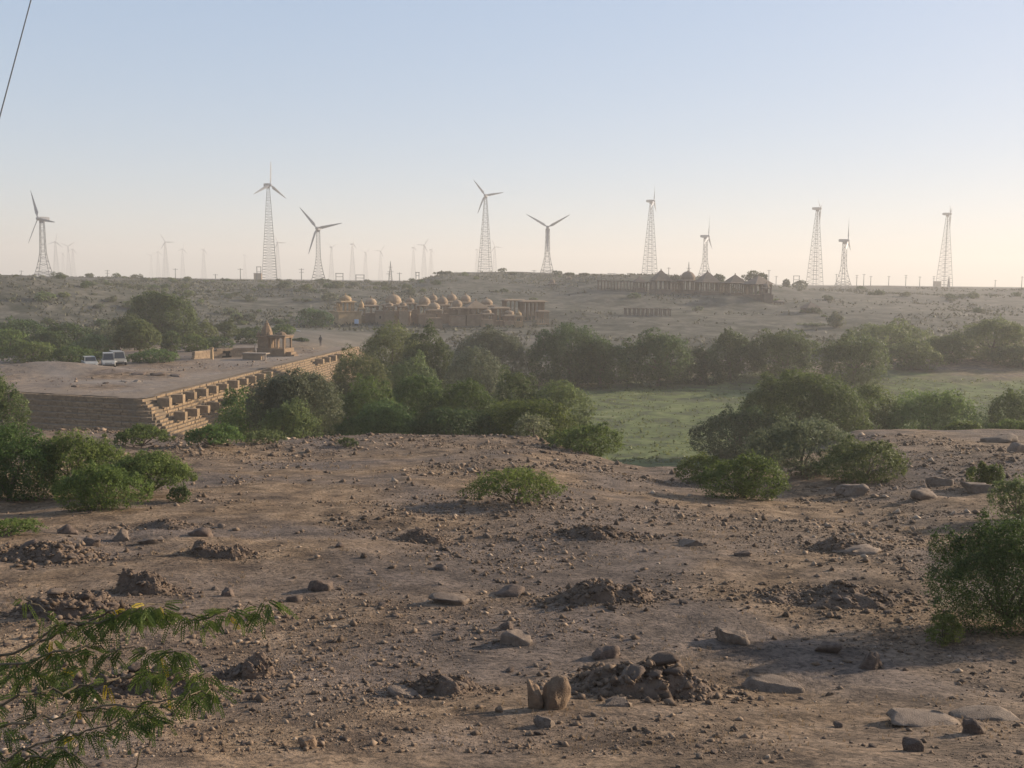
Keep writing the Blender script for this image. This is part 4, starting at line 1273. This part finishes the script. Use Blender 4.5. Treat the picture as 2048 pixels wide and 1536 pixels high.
def car(px, py, rz, label, kind, sc=0.9):
    g = on_platform(px, py)
    root = thing('parked_car', g, label, 'car', 'vehicles parked by the grove', rz)
    root.scale = (sc, sc, sc)
    Lc, Wc = (4.1, 1.75) if kind != 'van' else (4.4, 1.8)
    hb = .95 if kind != 'jeep' else 1.0
    ht = 1.5 if kind == 'hatch' else 1.9
    mb = MB()
    # lower body in cross sections along x (front = +x)
    secs = [(-Lc / 2, .45, hb * .95, .9), (-Lc / 2 + .15, .3, hb, 1), (Lc * .18, .28, hb, 1), (Lc / 2 - .5, .3, hb * .92, .98), (Lc / 2 - .05, .34, hb * .78, .92), (Lc / 2, .42, hb * .7, .85)]
    vs = []; fs = []
    for x, z0, z1, k in secs:
        w = Wc / 2 * k
        vs += [(x, -w, z0), (x, w, z0), (x, w, z1 - .08), (x, w * .92, z1), (x, -w * .92, z1), (x, -w, z1 - .08)]
    for i in range(len(secs) - 1):
        for k in range(6): fs.append((i * 6 + k, i * 6 + (k + 1) % 6, (i + 1) * 6 + (k + 1) % 6, (i + 1) * 6 + k)[::-1])
    fs += [tuple(range(6)), tuple(range(len(secs) * 6 - 1, len(secs) * 6 - 7, -1))]
    mb.add(vs, fs); body = mb.build('body', 'white_paint', root)
    x0, x1 = -Lc / 2 + .12, (Lc * .16 if kind != 'van' else Lc * .32)
    t0, t1 = (.25, .55) if kind == 'hatch' else (.1, .35)
    wb, wt = Wc / 2 * .9, Wc / 2 * .76
    vs = [(x0, -wb, hb - .03), (x1 + .25, -wb, hb - .03), (x1 + .25, wb, hb - .03), (x0, wb, hb - .03), (x0 + t0, -wt, ht), (x1 - t1 + .2, -wt, ht), (x1 - t1 + .2, wt, ht), (x0 + t0, wt, ht)]
    F = [(0, 3, 2, 1), (4, 5, 6, 7), (0, 1, 5, 4), (1, 2, 6, 5), (2, 3, 7, 6), (3, 0, 4, 7)]
    MB().add(vs, F).build('cabin', 'white_paint', root)
    # glass panels set proud of the cabin faces
    V = [Vector(v) for v in vs]
    for nm, f in (('side_window', (0, 1, 5, 4)), ('windscreen', (1, 2, 6, 5)), ('side_window', (2, 3, 7, 6)), ('rear_window', (3, 0, 4, 7))):
        q = [V[i] for i in f]; c = sum(q, Vector()) / 4
        nrm = (q[1] - q[0]).cross(q[3] - q[0]).normalized()
        q2 = [c + (k - c) * .84 + nrm * .012 for k in q]
        MB().add(q2, [(0, 1, 2, 3)]).build(nm, 'car_glass', root)
    for x in (-Lc * .31, Lc * .32):
        for s in (-1, 1):
            w_ = MB().lathe([(.12, -.11), (.30, -.11), (.33, -.07), (.33, .07), (.30, .11), (.12, .11)], 14)
            o = w_.build('wheel', 'tyre', root); o.location = (x, s * (Wc / 2 - .1), .33); o.rotation_euler = (R(90), 0, 0)
            h_ = MB().lathe([(.02, -.115), (.19, -.118), (.19, .118), (.02, .115)], 10)
            h_.build('hubcap', 'galvanised', o)
    for s in (-1, 1):
        MB().box((Lc / 2 - .02, s * .6, hb * .62), (.06, .3, .16)).build('headlight', 'white_slab', root)
        MB().box((-Lc / 2 + .01, s * .68, hb * .75), (.05, .14, .25)).build('tail_light', 'stone_orange', root)
    MB().box((Lc / 2 + .01, 0, .42), (.08, Wc * .86, .16)).build('bumper', 'tyre', root)
car(180, 735, -1.05, 'small white car at the left of the parked vehicles', 'hatch')
car(217, 734, -1.17, 'white off-road vehicle with dark windows beside the bush', 'jeep')
car(235, 729, -1.0, 'pale van half hidden behind the white off-road vehicle', 'van')

def person(px, py, label):
    g = on_platform(px, py)
    root = thing('person', g, label, 'person', None, .6)
    me = bpy.data.meshes.new('body')
    J = [(0, 0, .95), (0, 0, 1.18), (0, 0, 1.40), (0, 0, 1.52), (0, .02, 1.66),
         (.10, 0, .90), (.12, .08, .50), (.12, .02, .08), (.12, .14, .04), (-.10, 0, .90), (-.12, -.06, .50), (-.13, -.14, .08), (-.13, -.02, .04),
         (.19, 0, 1.40), (.25, -.03, 1.12), (.24, .07, .88), (-.19, 0, 1.40), (-.25, .03, 1.12), (-.25, .10, .90)]
    E = [(0, 1), (1, 2), (2, 3), (3, 4), (0, 5), (5, 6), (6, 7), (7, 8), (0, 9), (9, 10), (10, 11), (11, 12), (2, 13), (13, 14), (14, 15), (2, 16), (16, 17), (17, 18)]
    RD = [.15, .14, .15, .06, .10, .09, .065, .045, .04, .09, .065, .045, .04, .065, .05, .035, .065, .05, .035]
    me.from_pydata(J, E, [])
    o = link('body', me, root)
    me.materials.append(MATS['cloth_dark'])
    md = o.modifiers.new('skin', 'SKIN')
    for i, v in enumerate(me.skin_vertices[0].data if me.skin_vertices else []):
        v.radius = (RD[i], RD[i])
    o.modifiers.new('sub', 'SUBSURF').render_levels = 1
    return root, me, RD
def make_person(px, py, label):
    root, me, RD = person(px, py, label)
    if not me.skin_vertices:
        o = [c for c in root.children if c.name.startswith('body')][0]
        bpy.context.view_layer.objects.active = o
        bpy.ops.mesh.customdata_skin_add()
        for i, v in enumerate(me.skin_vertices[0].data): v.radius = (RD[i], RD[i]); v.use_root = (i == 0)
    MB().lathe([(.05, -.10), (.095, -.03), (.10, .05), (.06, .12), (.01, .14)], 10, (0, .02, 1.67)).build('hair', 'tyre', root)
make_person(641, 689, 'dark clothed person walking on the pale ground right of the shrine')

# ------------------------------------------------------------------ rocks
def ico(sub):
    import bmesh
    bm = bmesh.new(); bmesh.ops.create_icosphere(bm, subdivisions=sub, radius=1.0)
    v = np.array([x.co[:] for x in bm.verts]); f = np.array([[q.index for q in x.verts] for x in bm.faces]); bm.free()
    return v, f
ICO2, ICO3 = ico(2), ico(3)

def rock_verts(rng, base, cuts=9, rough=.06):
    v = base.copy()
    ax = [(1, 0, 0), (-1, 0, 0), (0, 1, 0), (0, -1, 0), (0, 0, 1), (0, 0, -1)]
    for c_ in range(cuts + 6):
        if c_ < 6:
            n = np.array(ax[c_]) + rng.normal(size=3) * .34; n /= np.linalg.norm(n)
            d = rng.uniform(.48, .72)
        else:
            n = rng.normal(size=3); n /= np.linalg.norm(n)
            d = rng.uniform(.5, .9)
        t = v @ n - d
        v = v - np.where(t > 0, t, 0)[:, None] * n
    v += rng.normal(size=v.shape) * rough * .5
    ph = rng.uniform(0, 6, 3)
    v *= (1 + rough * np.sin(v[:, :1] * 5 + ph[0]) * np.sin(v[:, 1:2] * 5 + ph[1]) * 1.5)
    return v

def rock_mesh(rng, sub3, dims, mat, cuts=9, rough=.06):
    b_, f = ICO3 if sub3 else ICO2
    v = rock_verts(rng, b_, cuts, rough) * np.array(dims)
    return np_mesh('rock', v, f, 3, mat)

ROCKS = [  # px, row of foot, width px, height px, mat, label, tilt, name
 (1068, 1420, 36, 50, 'stone_orange', 'left one of two upright stones standing close together', 0, 'upright_stone'),
 (1112, 1420, 56, 56, 'stone_orange', 'right one of two upright stones, broader and leaning', .15, 'upright_stone'),
 (1030, 1288, 66, 24, 'stone_grey', 'pale flat stone alone on the gravel above the upright stones', .1, 'flat_stone'),
 (1012, 1262, 30, 16, 'stone_brown', 'dark stone just behind the pale flat stone', 0, 'rock'),
 (905, 1210, 90, 14, 'stone_grey', 'long thin pale slab lying left of centre', .05, 'flat_stone'),
 (1210, 1318, 60, 30, 'stone_brown', 'flat dark rock on the ground behind the biggest mound', 0, 'rock'),
 (1545, 1385, 110, 20, 'stone_grey', 'cracked pale slab right of the biggest mound', .05, 'flat_stone'),
 (1470, 1290, 70, 26, 'stone_grey', 'curved pale-edged slab between the mound and the dark bush', .1, 'flat_stone'),
 (1658, 1305, 48, 26, 'stone_brown', 'dark blocky rock in front of the big lower right bush', 0, 'rock'),
 (1745, 1338, 44, 46, 'stone_brown', 'pointed dark rock beside the blocky one near the right bush', .1, 'rock'),
 (1950, 1468, 46, 34, 'stone_brown', 'rounded dark boulder at lower right near the bedrock strip', 0, 'boulder'),
 (1826, 1505, 34, 32, 'stone_brown', 'small dark boulder near the lower right corner', 0, 'boulder'),
 (1850, 1448, 140, 12, 'stone_grey', 'pale bedrock strip showing at ground level lower right, left piece', .02, 'flat_stone'),
 (1985, 1440, 130, 12, 'stone_grey', 'pale bedrock strip showing at ground level lower right, right piece', .02, 'flat_stone'),
 (615, 1497, 36, 30, 'stone_orange', 'orange brown stone alone near the bottom edge left of centre', 0, 'rock'),
 (1092, 1455, 44, 22, 'stone_grey', 'grey stone just below the two upright stones', 0, 'rock'),
 (640, 1182, 50, 32, 'stone_brown', 'dark lumpy rock left of centre in the foreground', .1, 'rock'),
 (590, 1205, 30, 18, 'stone_brown', 'small dark rock left below the dark lumpy rock', 0, 'rock'),
 (455, 1195, 26, 20, 'stone_brown', 'single dark stone right of the clump-topped mound', 0, 'rock'),
 (400, 1072, 60, 14, 'stone_brown', 'flat dark slab in the left middle of the bare ground', 0, 'flat_stone'),
 (242, 1084, 40, 26, 'stone_grey', 'grey block among flat stones at the left', .1, 'rock'),
 (180, 1092, 40, 20, 'stone_brown', 'brown rock left of the grey block', 0, 'rock'),
 (300, 1088, 56, 12, 'stone_grey', 'flat grey slab right of the grey block', 0, 'flat_stone'),
 (128, 1068, 44, 14, 'stone_brown', 'flat brown stone below the left thicket', 0, 'flat_stone'),
 (1705, 994, 74, 26, 'stone_grey', 'long rounded boulder below the olive bush at right', .05, 'boulder'),
 (1846, 998, 62, 30, 'stone_grey', 'wedge shaped boulder tilting right, near the long boulder', .25, 'boulder'),
 (1878, 972, 60, 22, 'stone_grey', 'rough boulder behind the wedge shaped one', .1, 'boulder'),
 (1960, 985, 70, 24, 'stone_grey', 'grey boulder under the upright green clump at right', .1, 'boulder'),
 (2002, 886, 64, 20, 'stone_grey', 'thick flat slab on the skyline of the right slope', -.1, 'boulder'),
 (2040, 905, 60, 26, 'stone_grey', 'rough slab at the right edge on the rocky slope', .1, 'boulder'),
 (1486, 1112, 36, 14, 'stone_brown', 'small dark box shaped stone right of centre', .05, 'rock'),
 (1385, 1092, 54, 12, 'stone_grey', 'pale flat stones at the tip of the shaded hollow', .1, 'flat_stone'),
 (1720, 1108, 90, 14, 'stone_grey', 'pale ledge stone at the foot of the low right ridge', .02, 'flat_stone'),
 (882, 1140, 30, 12, 'stone_brown', 'small dark stone at the end of a low shaded ridge', 0, 'rock'),
 (1020, 1192, 60, 22, 'stone_brown', 'dark flat rock left of the shaded earth bank', 0, 'rock'),
 (940, 943, 16, 7, 'stone_pale', 'tiny pale stone far out left of the umbrella bush', 0, 'rock'),
 (800, 1395, 70, 12, 'stone_grey', 'pale flat slab left of the dark rubble', .02, 'flat_stone'),
 (248, 765, 22, 4, 'stone_pale', 'pale slab lying on the terrace, left one of a pair', 0, 'flat_stone'),
 (272, 764, 18, 4, 'stone_pale', 'pale slab lying on the terrace, right one of a pair', 0, 'flat_stone'),
 (275, 750, 30, 5, 'stone_brown', 'left stone of a dark stone line on the terrace', 0, 'flat_stone'),
 (312, 753, 34, 5, 'stone_brown', 'middle stone of a dark stone line on the terrace', 0, 'flat_stone'),
 (350, 755, 30, 5, 'stone_brown', 'right stone of a dark stone line on the terrace', 0, 'flat_stone'),
 (210, 768, 12, 5, 'stone_brown', 'single brown stone near the middle of the terrace', 0, 'rock'),
 (150, 775, 14, 5, 'stone_brown', 'single brown stone toward the left part of the terrace', 0, 'rock'),
 (1240, 1415, 60, 12, 'stone_grey', 'pale thin slab in front of the biggest mound', .02, 'flat_stone'),
]
rng = np.random.default_rng(77)
for i, (px, py, wp, hp, mat, lab, tilt, nm) in enumerate(ROCKS):
    g = GR(px, py)
    s = math.hypot(g.y, g.z - EYE) / FPX
    w, h = wp * s / 2, hp * s / 2
    h *= 1.25
    dep = w * rng.uniform(.55, .85) if nm != 'upright_stone' else w * .6
    if nm == 'flat_stone': dep = w * .6; h = max(h * 1.5, .04)
    me = rock_mesh(rng, True, (w * (1.2 if nm == 'upright_stone' else 1.3), dep * 1.35, h * (1.75 if nm == 'upright_stone' else 1.3)), mat, 12, .07)
    o = link(nm, me, None, (g.x, g.y + dep * .4, g.z + h * (.5 if nm == 'upright_stone' else .04 if nm == 'flat_stone' else .22)), rng.uniform(-.4, .4))
    o.rotation_euler = (0, tilt, float(rng.uniform(-.4, .4)))
    tag(o, lab, 'rock' if nm != 'boulder' else 'boulder')

# loose stones that one can count, all alike
variants = [rock_mesh(rng, False, (1.4, 1.15, .85), m_, 6, .06) for m_ in ('stone_brown', 'stone_brown', 'stone_brown', 'stone_grey', 'stone_brown', 'stone_grey', 'stone_orange')]
rs = random.Random(9)
cnt = 0
while cnt < 260:
    px = rs.uniform(0, 2048); py = 1020 + 516 * rs.random() ** .8
    g = GR(px, py)
    if g.y > 40: continue
    s = math.hypot(g.y, g.z - EYE) / FPX
    w = rs.choice([3, 3.5, 4, 4.5, 5, 6, 8]) * s * rs.uniform(.8, 1.2)
    o = link('loose_stone', variants[rs.randrange(7)], None, (g.x, g.y, g.z + w * .3))
    o.scale = (w, w, w * rs.uniform(.7, 1.2)); o.rotation_euler = (rs.uniform(-.3, .3), rs.uniform(-.3, .3), rs.uniform(0, 6.3))
    tag(o, 'loose brown fist-sized stone lying on the bare stony foreground', 'stone', 'loose stones on the bare ground')
    cnt += 1

PLAT_RUBBLE = True
def clod_geo(rng, pts, size):
    n = len(pts)
    oc = np.array([(1, 0, 0), (0, 1, 0), (-1, 0, 0), (0, -1, 0), (0, 0, 1), (0, 0, -.6)], float)
    fc = np.array([(0, 1, 4), (1, 2, 4), (2, 3, 4), (3, 0, 4), (1, 0, 5), (2, 1, 5), (3, 2, 5), (0, 3, 5)])
    v = oc[None] * (rng.uniform(.6, 1.3, (n, 6, 1))) + rng.normal(size=(n, 6, 3)) * .18
    v[:, :, 2] *= rng.uniform(.45, .95, n)[:, None]
    a = rng.uniform(0, 6.3, n); ca, sa = np.cos(a)[:, None], np.sin(a)[:, None]
    v = np.stack([v[:, :, 0] * ca - v[:, :, 1] * sa, v[:, :, 0] * sa + v[:, :, 1] * ca, v[:, :, 2]], -1) * size[:, None, None]
    v += (pts + np.stack([size * 0, size * 0, size * .22], -1))[:, None, :]
    return v.reshape(-1, 3), (fc[None] + (np.arange(n) * 6)[:, None, None]).reshape(-1, 3)

def build_gravel():
    rng = np.random.default_rng(5)
    n = 130000
    r_ = np.exp(rng.uniform(math.log(8.5), math.log(58), n)); u = rng.uniform(-.58, .58, n)
    y = r_ * np.cos(np.arctan(u)); x = y * u
    dn = fbm(x, y, 3.0, 3, 61) + fbm(x, y, 11, 2, 71) * .8
    keep = rng.random(n) < np.clip(.22 + dn * 2.6, .05, 1)
    keep &= (terr(x, y) - EYE) > -9.2
    x, y, r_ = x[keep], y[keep], r_[keep]; n = len(x)
    size = r_ * .00072 * (rng.pareto(2.3, n) * .75 + .7)
    size = np.minimum(size, .0068 * r_ ** .85)
    z = terr(x, y)
    v, f = clod_geo(rng, np.stack([x, y, z], -1), size)
    tint = np.repeat(rng.random(n), 8)
    me = np_mesh('gravel', v.reshape(-1, 3), f.reshape(-1, 3), 3, 'gravel', tint)
    stuff(tag(link('gravel', me), 'small brown stones and clods strewn over the bare foreground', 'gravel'))
m, nt, b = nmat('gravel')
at = N(nt, 'ShaderNodeAttribute', attribute_name='tint')
r_ = ramp(nt, [(0, (0.075, 0.052, 0.037)), (.6, (0.155, 0.108, 0.074)), (.9, (.23, .165, .115)), (1, (.33, .255, .19))])
nt.links.new(at.outputs['Fac'], r_.inputs['Fac']); nt.links.new(r_.outputs['Color'], b.inputs['Base Color'])
b.inputs['Roughness'].default_value = .95
build_gravel()
def build_platform_rubble():
    rng = np.random.default_rng(15)
    n = 5000
    y = rng.uniform(91, 165, n); x = rng.uniform(-70, -26, n)
    ok = (np.minimum(wall_x(y) - x, y - front_y(x)) > 1.4) & (fbm(x, y, 7, 3, 93) + rng.normal(size=n) * .15 > .05)
    x, y = x[ok], y[ok]; n = len(x)
    v, f = clod_geo(rng, np.stack([x, y, terr(x, y)], -1), .05 + rng.pareto(2.5, n).clip(0, 4) * .045)
    stuff(tag(link('terrace_rubble', np_mesh('terrace_rubble', v, f, 3, 'gravel', np.repeat(rng.random(n), 8))), 'small stones strewn over the earth terrace behind the dam', 'gravel'))
build_platform_rubble()

# earth mounds with stones on them
MOUNDS = [
 (125, 1232, 250, 78, 'broad shaded earth mound at left behind the hanging green branch', 9),
 (285, 1192, 130, 44, 'clump-topped dark mound right behind the broad left mound', 6),
 (436, 1118, 130, 42, 'cone shaped earth mound with a pale stone on its face', 4),
 (265, 1392, 320, 56, 'long low dark mound beside the drooping green leaves', 10),
 (478, 1362, 130, 44, 'stony heap just right of the drooping green leaves', 7),
 (1208, 1206, 220, 36, 'long dark shaded earth bank in the middle foreground', 5),
 (1295, 1398, 330, 92, 'biggest shaded earth mound topped with rocks, centre foreground', 9),
 (870, 1392, 190, 44, 'heap of dark broken stones left of the upright stones', 12),
 (1200, 1082, 190, 24, 'low shaded hummock right below the umbrella bush', 5),
 (845, 1088, 110, 22, 'low heap of pale and dark stones left below the umbrella bush', 7),
 (1705, 1108, 140, 22, 'low dark rubble ridge right of centre', 6),
 (1690, 1218, 330, 30, 'long dark rubble ridge reaching towards the lower right bush', 8),
 (80, 1128, 200, 36, 'rough red-brown rubble bank at the left edge', 8),
 (325, 1060, 140, 14, 'flat shaded hummock on the left bare ground', 2),
 (1000, 1010, 10, 3, '', 0),
]
rng = np.random.default_rng(31)
for i, (px, py, wp, hp, lab, ns) in enumerate(MOUNDS):
    if not lab: continue
    g = GR(px, py)
    s = math.hypot(g.y, g.z - EYE) / FPX
    w, h = wp * s / 2, hp * s * .8
    dep = w * .55
    nr, nt_ = 34, 96
    T = np.linspace(0, 2 * math.pi, nt_, endpoint=False)
    q = np.linspace(0, 1.15, nr)
    QQ, TT = np.meshgrid(q, T, indexing='ij')
    lx = QQ * np.cos(TT) * w; ly = QQ * np.sin(TT) * dep
    cx, cy_ = g.x, g.y + dep * .9
    prof = np.clip(1 - QQ ** 2, -1, 1)
    nz = fbm(lx + i * 9, ly, w * .7, 4, 200 + i)
    edge = 1 + .9 * fbm(np.cos(TT) * 2 + i * 5, np.sin(TT) * 2, 1.0, 3, 500 + i)
    prof = np.clip(1 - (QQ * edge) ** 1.7, 0, 1)
    hz = h * (prof * (.8 + nz * 1.3) + (.22 * np.abs(fbm(lx, ly, w * .3, 3, 300 + i)) + .20 * fbm(lx, ly, w * .06, 2, 320 + i)) * (prof > 0)) 
    fall = sst(1.12, .82, QQ)
    hz = hz * fall - .10 * (1 - fall)
    gzv = terr(cx + lx, cy_ + ly)
    v = np.stack([lx, ly, gzv - g.z + hz - .015], -1).reshape(-1, 3)
    ii = np.arange(nr * nt_).reshape(nr, nt_)
    ff = np.stack([ii[:-1], ii[1:], np.roll(ii[1:], -1, 1), np.roll(ii[:-1], -1, 1)], -1).reshape(-1, 4)
    me = np_mesh('earth_mound', v, ff, 4, 'earth_shaded')
    o = tag(link('earth_mound', me, None, (cx, cy_, g.z)), lab, 'mound')
    for k in range(ns):
        a = rng.uniform(0, 6.3); qq = math.sqrt(rng.random()) * .85
        jx, jy = int(qq / 1.15 * (nr - 1)), int(a / (2 * math.pi) * nt_) % nt_
        vv = v.reshape(nr, nt_, 3)[jx, jy]
        sz = min(w * .10, h * .34) * rng.uniform(.45, 1.3)
        st = link('stone', variants[int(rng.integers(0, 6))], o, (vv[0], vv[1], vv[2] + sz * .2))
        st.scale = (sz * 1.2, sz, sz * rng.uniform(.5, .9)); st.rotation_euler = (rng.uniform(-.4, .4), rng.uniform(-.4, .4), a)
    # small clods over the mound
    nk = int(260 + w * 500)
    qa = rng.uniform(0, 6.28, nk); qr = np.sqrt(rng.random(nk)) * .98
    ji = (qr / 1.15 * (nr - 1)).astype(int); jj = (qa / 6.2832 * nt_).astype(int) % nt_
    pts = v.reshape(nr, nt_, 3)[ji, jj] + rng.normal(size=(nk, 3)) * np.array([.03, .03, 0]) * w
    na = nk // 2
    ha = rng.uniform(0, 6.28, na); hr = 1.0 + rng.exponential(.28, na)
    hx, hy = hr * np.cos(ha) * w, hr * np.sin(ha) * dep
    halo = np.stack([hx, hy, terr(cx + hx, cy_ + hy) - g.z], -1)
    pts = np.concatenate([pts, halo]); nk = len(pts)
    szs = np.minimum(w * .05, h * .20) * (.3 + rng.pareto(2.5, nk) * .5).clip(.3, 1.7)
    cv, cf = clod_geo(rng, pts, szs)
    stuff(link('clods', np_mesh('clods', cv, cf, 3, 'gravel', np.repeat(rng.random(nk) * .75, 8)), o))

# ------------------------------------------------------------------ grass on the lake bed, straw tufts in the foreground
def blades(name, x, y, h, w, mat, rng, label, per=3, lean=.5):
    n = len(x)
    x = np.repeat(x, per) + rng.normal(size=n * per) * np.repeat(h, per) * .35
    y = np.repeat(y, per) + rng.normal(size=n * per) * np.repeat(h, per) * .35
    hh = np.repeat(h, per) * rng.uniform(.6, 1.2, n * per); ww = np.repeat(w, per)
    z = terr(x, y)
    a = rng.uniform(0, 6.3, n * per)
    dx, dy = np.cos(a), np.sin(a)
    l = rng.uniform(-lean, lean, (n * per, 2)) * hh[:, None]
    b0 = np.stack([x - dx * ww, y - dy * ww, z - .02], -1); b1 = np.stack([x + dx * ww, y + dy * ww, z - .02], -1)
    t1 = np.stack([x + l[:, 0] + dx * ww * .4, y + l[:, 1] + dy * ww * .4, z + hh], -1); t0 = np.stack([x + l[:, 0] - dx * ww * .4, y + l[:, 1] - dy * ww * .4, z + hh], -1)
    v = np.stack([b0, b1, t1, t0], 1).reshape(-1, 3)
    me = np_mesh(name, v, np.arange(len(v)), 4, mat, rng.random(n * per))
    return stuff(tag(link(name, me), label, 'grass'))
rng = np.random.default_rng(8)
n = 26000
y = rng.uniform(78, 235, n); x = rng.uniform(-14, 118, n)
nn = fbm(x, y, 6, 3, 401)
ok = (terr(x, y) - EYE < -15.0) & (y - np.clip(x, 0, 130) * .62 < 147) & (nn + rng.normal(size=n) * .25 > -.15) & (np.abs(x / y) < .6)
blades('lake_grass', x[ok], y[ok], rng.uniform(.08, .26, ok.sum()), rng.uniform(.06, .16, ok.sum()), 'grass_blade', rng, 'short green grass covering the dry lake bed', 2, .8)
n = 30000
y = rng.uniform(185, 430, n); x = rng.uniform(-.54, .54, n) * y
nn = fbm(x, y, 22, 3, 601)
ok = nn * 1.5 + rng.normal(size=n) * .16 + .22 * (x < -20) - .08 * (x > 40) > .1
ok &= ~((x > -60) & (x < -14) & (y < 212)) 
blades('hill_scrub', x[ok], y[ok], rng.uniform(.15, .6, ok.sum()), rng.uniform(.12, .34, ok.sum()), 'scrub', rng, 'low dry scrub and tussocks covering the far hillside', 2, .9)
n = 2600
r_ = np.exp(rng.uniform(math.log(8.5), math.log(45), n)); u = rng.uniform(-.55, .55, n)
x, y = r_ * u, r_
nn = fbm(x, y, 2.5, 3, 501)
ok = nn > .12
blades('dry_tufts', x[ok], y[ok], .0016 * r_[ok] + .02, .0004 * r_[ok], 'straw', rng, 'sparse dry straw tufts between the stones of the foreground', 5, .9)

# ------------------------------------------------------------------ foreground branch at the lower left
def build_branch():
    rnd = random.Random(12)
    root_x, root_y = -2.75, 2.7
    base = Vector((root_x, root_y, gz(root_x, root_y)))
    root = thing('mesquite_bush', base, 'close green mesquite branches with drooping feathery leaves at lower left', 'bush')
    TW = [
     ([(-90, 1345), (60, 1292), (160, 1245), (260, 1228), (330, 1220), (420, 1232), (470, 1222), (545, 1202)], 2.75, .0045),
     ([(60, 1292), (118, 1252), (98, 1226), (62, 1204), (20, 1185)], 2.7, .004),
     ([(-90, 1335), (30, 1330), (130, 1300), (210, 1298), (300, 1308), (372, 1303)], 2.65, .004),
     ([(-90, 1430), (40, 1392), (150, 1372), (260, 1355), (350, 1348), (415, 1345)], 2.7, .0045),
     ([(-90, 1480), (60, 1440), (180, 1424), (300, 1402), (380, 1392), (428, 1382)], 2.6, .004),
     ([(-90, 1560), (40, 1500), (140, 1470), (240, 1440), (320, 1425)], 2.55, .004),
     ([(-90, 1400), (0, 1360), (90, 1340), (170, 1335)], 2.85, .005),
     ([(-90, 1600), (0, 1540), (90, 1510), (160, 1500)], 2.5, .005),
     ([(160, 1245), (230, 1225), (290, 1212), (335, 1206)], 2.72, .0035),
     ([(230, 1600), (265, 1535), (310, 1462), (332, 1428)], 2.75, .0035),
    ]
    leafv = []; tint = []; yel = []
    for ti, (pts, Y, rad) in enumerate(TW):
        W = [P(a, b_, Y + .06 * math.sin(k * 1.7 + ti)) - base for k, (a, b_) in enumerate(pts)]
        # resample
        S = []
        for i in range(len(W) - 1):
            for t in np.linspace(0, 1, 6)[:-1]: S.append(W[i].lerp(W[i + 1], t) + Vector((rnd.uniform(-.006, .006), rnd.uniform(-.02, .02), rnd.uniform(-.009, .009))))
        S.append(W[-1])
        rr = [rad * (1 - .75 * k / len(S)) for k in range(len(S))]
        if ti in (0, 2, 3, 4, 5, 6, 7):
            S2 = [Vector((rnd.uniform(-.05, .05), 0, -.05)), S[0] * .5 + Vector((0, 0, .25))] + S
            rr2 = [rad * 2, rad * 1.5] + rr
        else:
            S2, rr2 = S, rr
        MB().tube([tuple(s) for s in S2], rr2, 6).build('branch', 'twig', root)
        if ti == 9: continue
        start = 2 if ti not in (1,) else 6
        step = 1 if ti not in (1,) else 5
        for k in range(start, len(S), step):
            if rnd.random() < (.25 if ti != 1 else 0): continue
            npin = rnd.randint(4, 6) if ti != 1 else 3
            fan = rnd.uniform(-.5, .7)
            for q in range(npin):
                L = rnd.uniform(.045, .085)
                d = Vector((fan + (q - npin / 2) * .40, rnd.uniform(-.5, .5), rnd.uniform(-1.0, .1))).normalized()
                tcol = rnd.random(); ye = rnd.random() < .025
                p = S[k].copy(); nl_ = 12
                side0 = d.cross(Vector((rnd.uniform(-.4, .4), 1, rnd.uniform(-.4, .4)))).normalized()
                for j in range(nl_):
                    t = j / nl_
                    d = (d + Vector((0, 0, -.04))).normalized()
                    p = p + d * (L / nl_)
                    if j < 2: continue
                    side = (side0 - d * side0.dot(d)).normalized()
                    ll = .0088 * (1.15 - .9 * abs(t - .45)) * rnd.uniform(.85, 1.15); lw = .0062
                    for s in (-1, 1):
                        ax = (side * s + d * .55 + Vector((0, 0, -.25))).normalized()
                        wv = d * lw / 2
                        a = p; m_ = p + ax * ll * .5; e = p + ax * ll
                        (yel if ye else leafv).append((a, m_ + wv, e, m_ - wv))
                        if not ye: tint.append(min(1, max(0, tcol * .6 + rnd.random() * .4)))
    v = np.array([[tuple(c) for c in q] for q in leafv]).reshape(-1, 3)
    link('foliage', np_mesh('foliage', v, np.arange(len(v)), 4, 'leaf_branch', tint), root)
    if yel:
        v = np.array([[tuple(c) for c in q] for q in yel]).reshape(-1, 3)
        o = link('yellow_leaves', np_mesh('yellow_leaves', v, np.arange(len(v)), 4, 'leaf_yellow', np.random.default_rng(1).random(len(yel))), root)
        o['label'] = 'few yellowed leaves among the green ones'
build_branch()

# ------------------------------------------------------------------ cable at the upper left
a_ = P(62, 0, 14.0); b2 = P(0, 232, 12.6)
d = (b2 - a_)
mb = MB()
top_ = a_ - d * 1.6; bot = b2 + d * 3.0
mb.tube([tuple(top_.lerp(bot, t)) for t in np.linspace(0, 1, 10)], .0085, 6)
tag(mb.build('guy_cable', 'cable_black'), 'thin dark cable slanting across the upper left sky', 'cable')
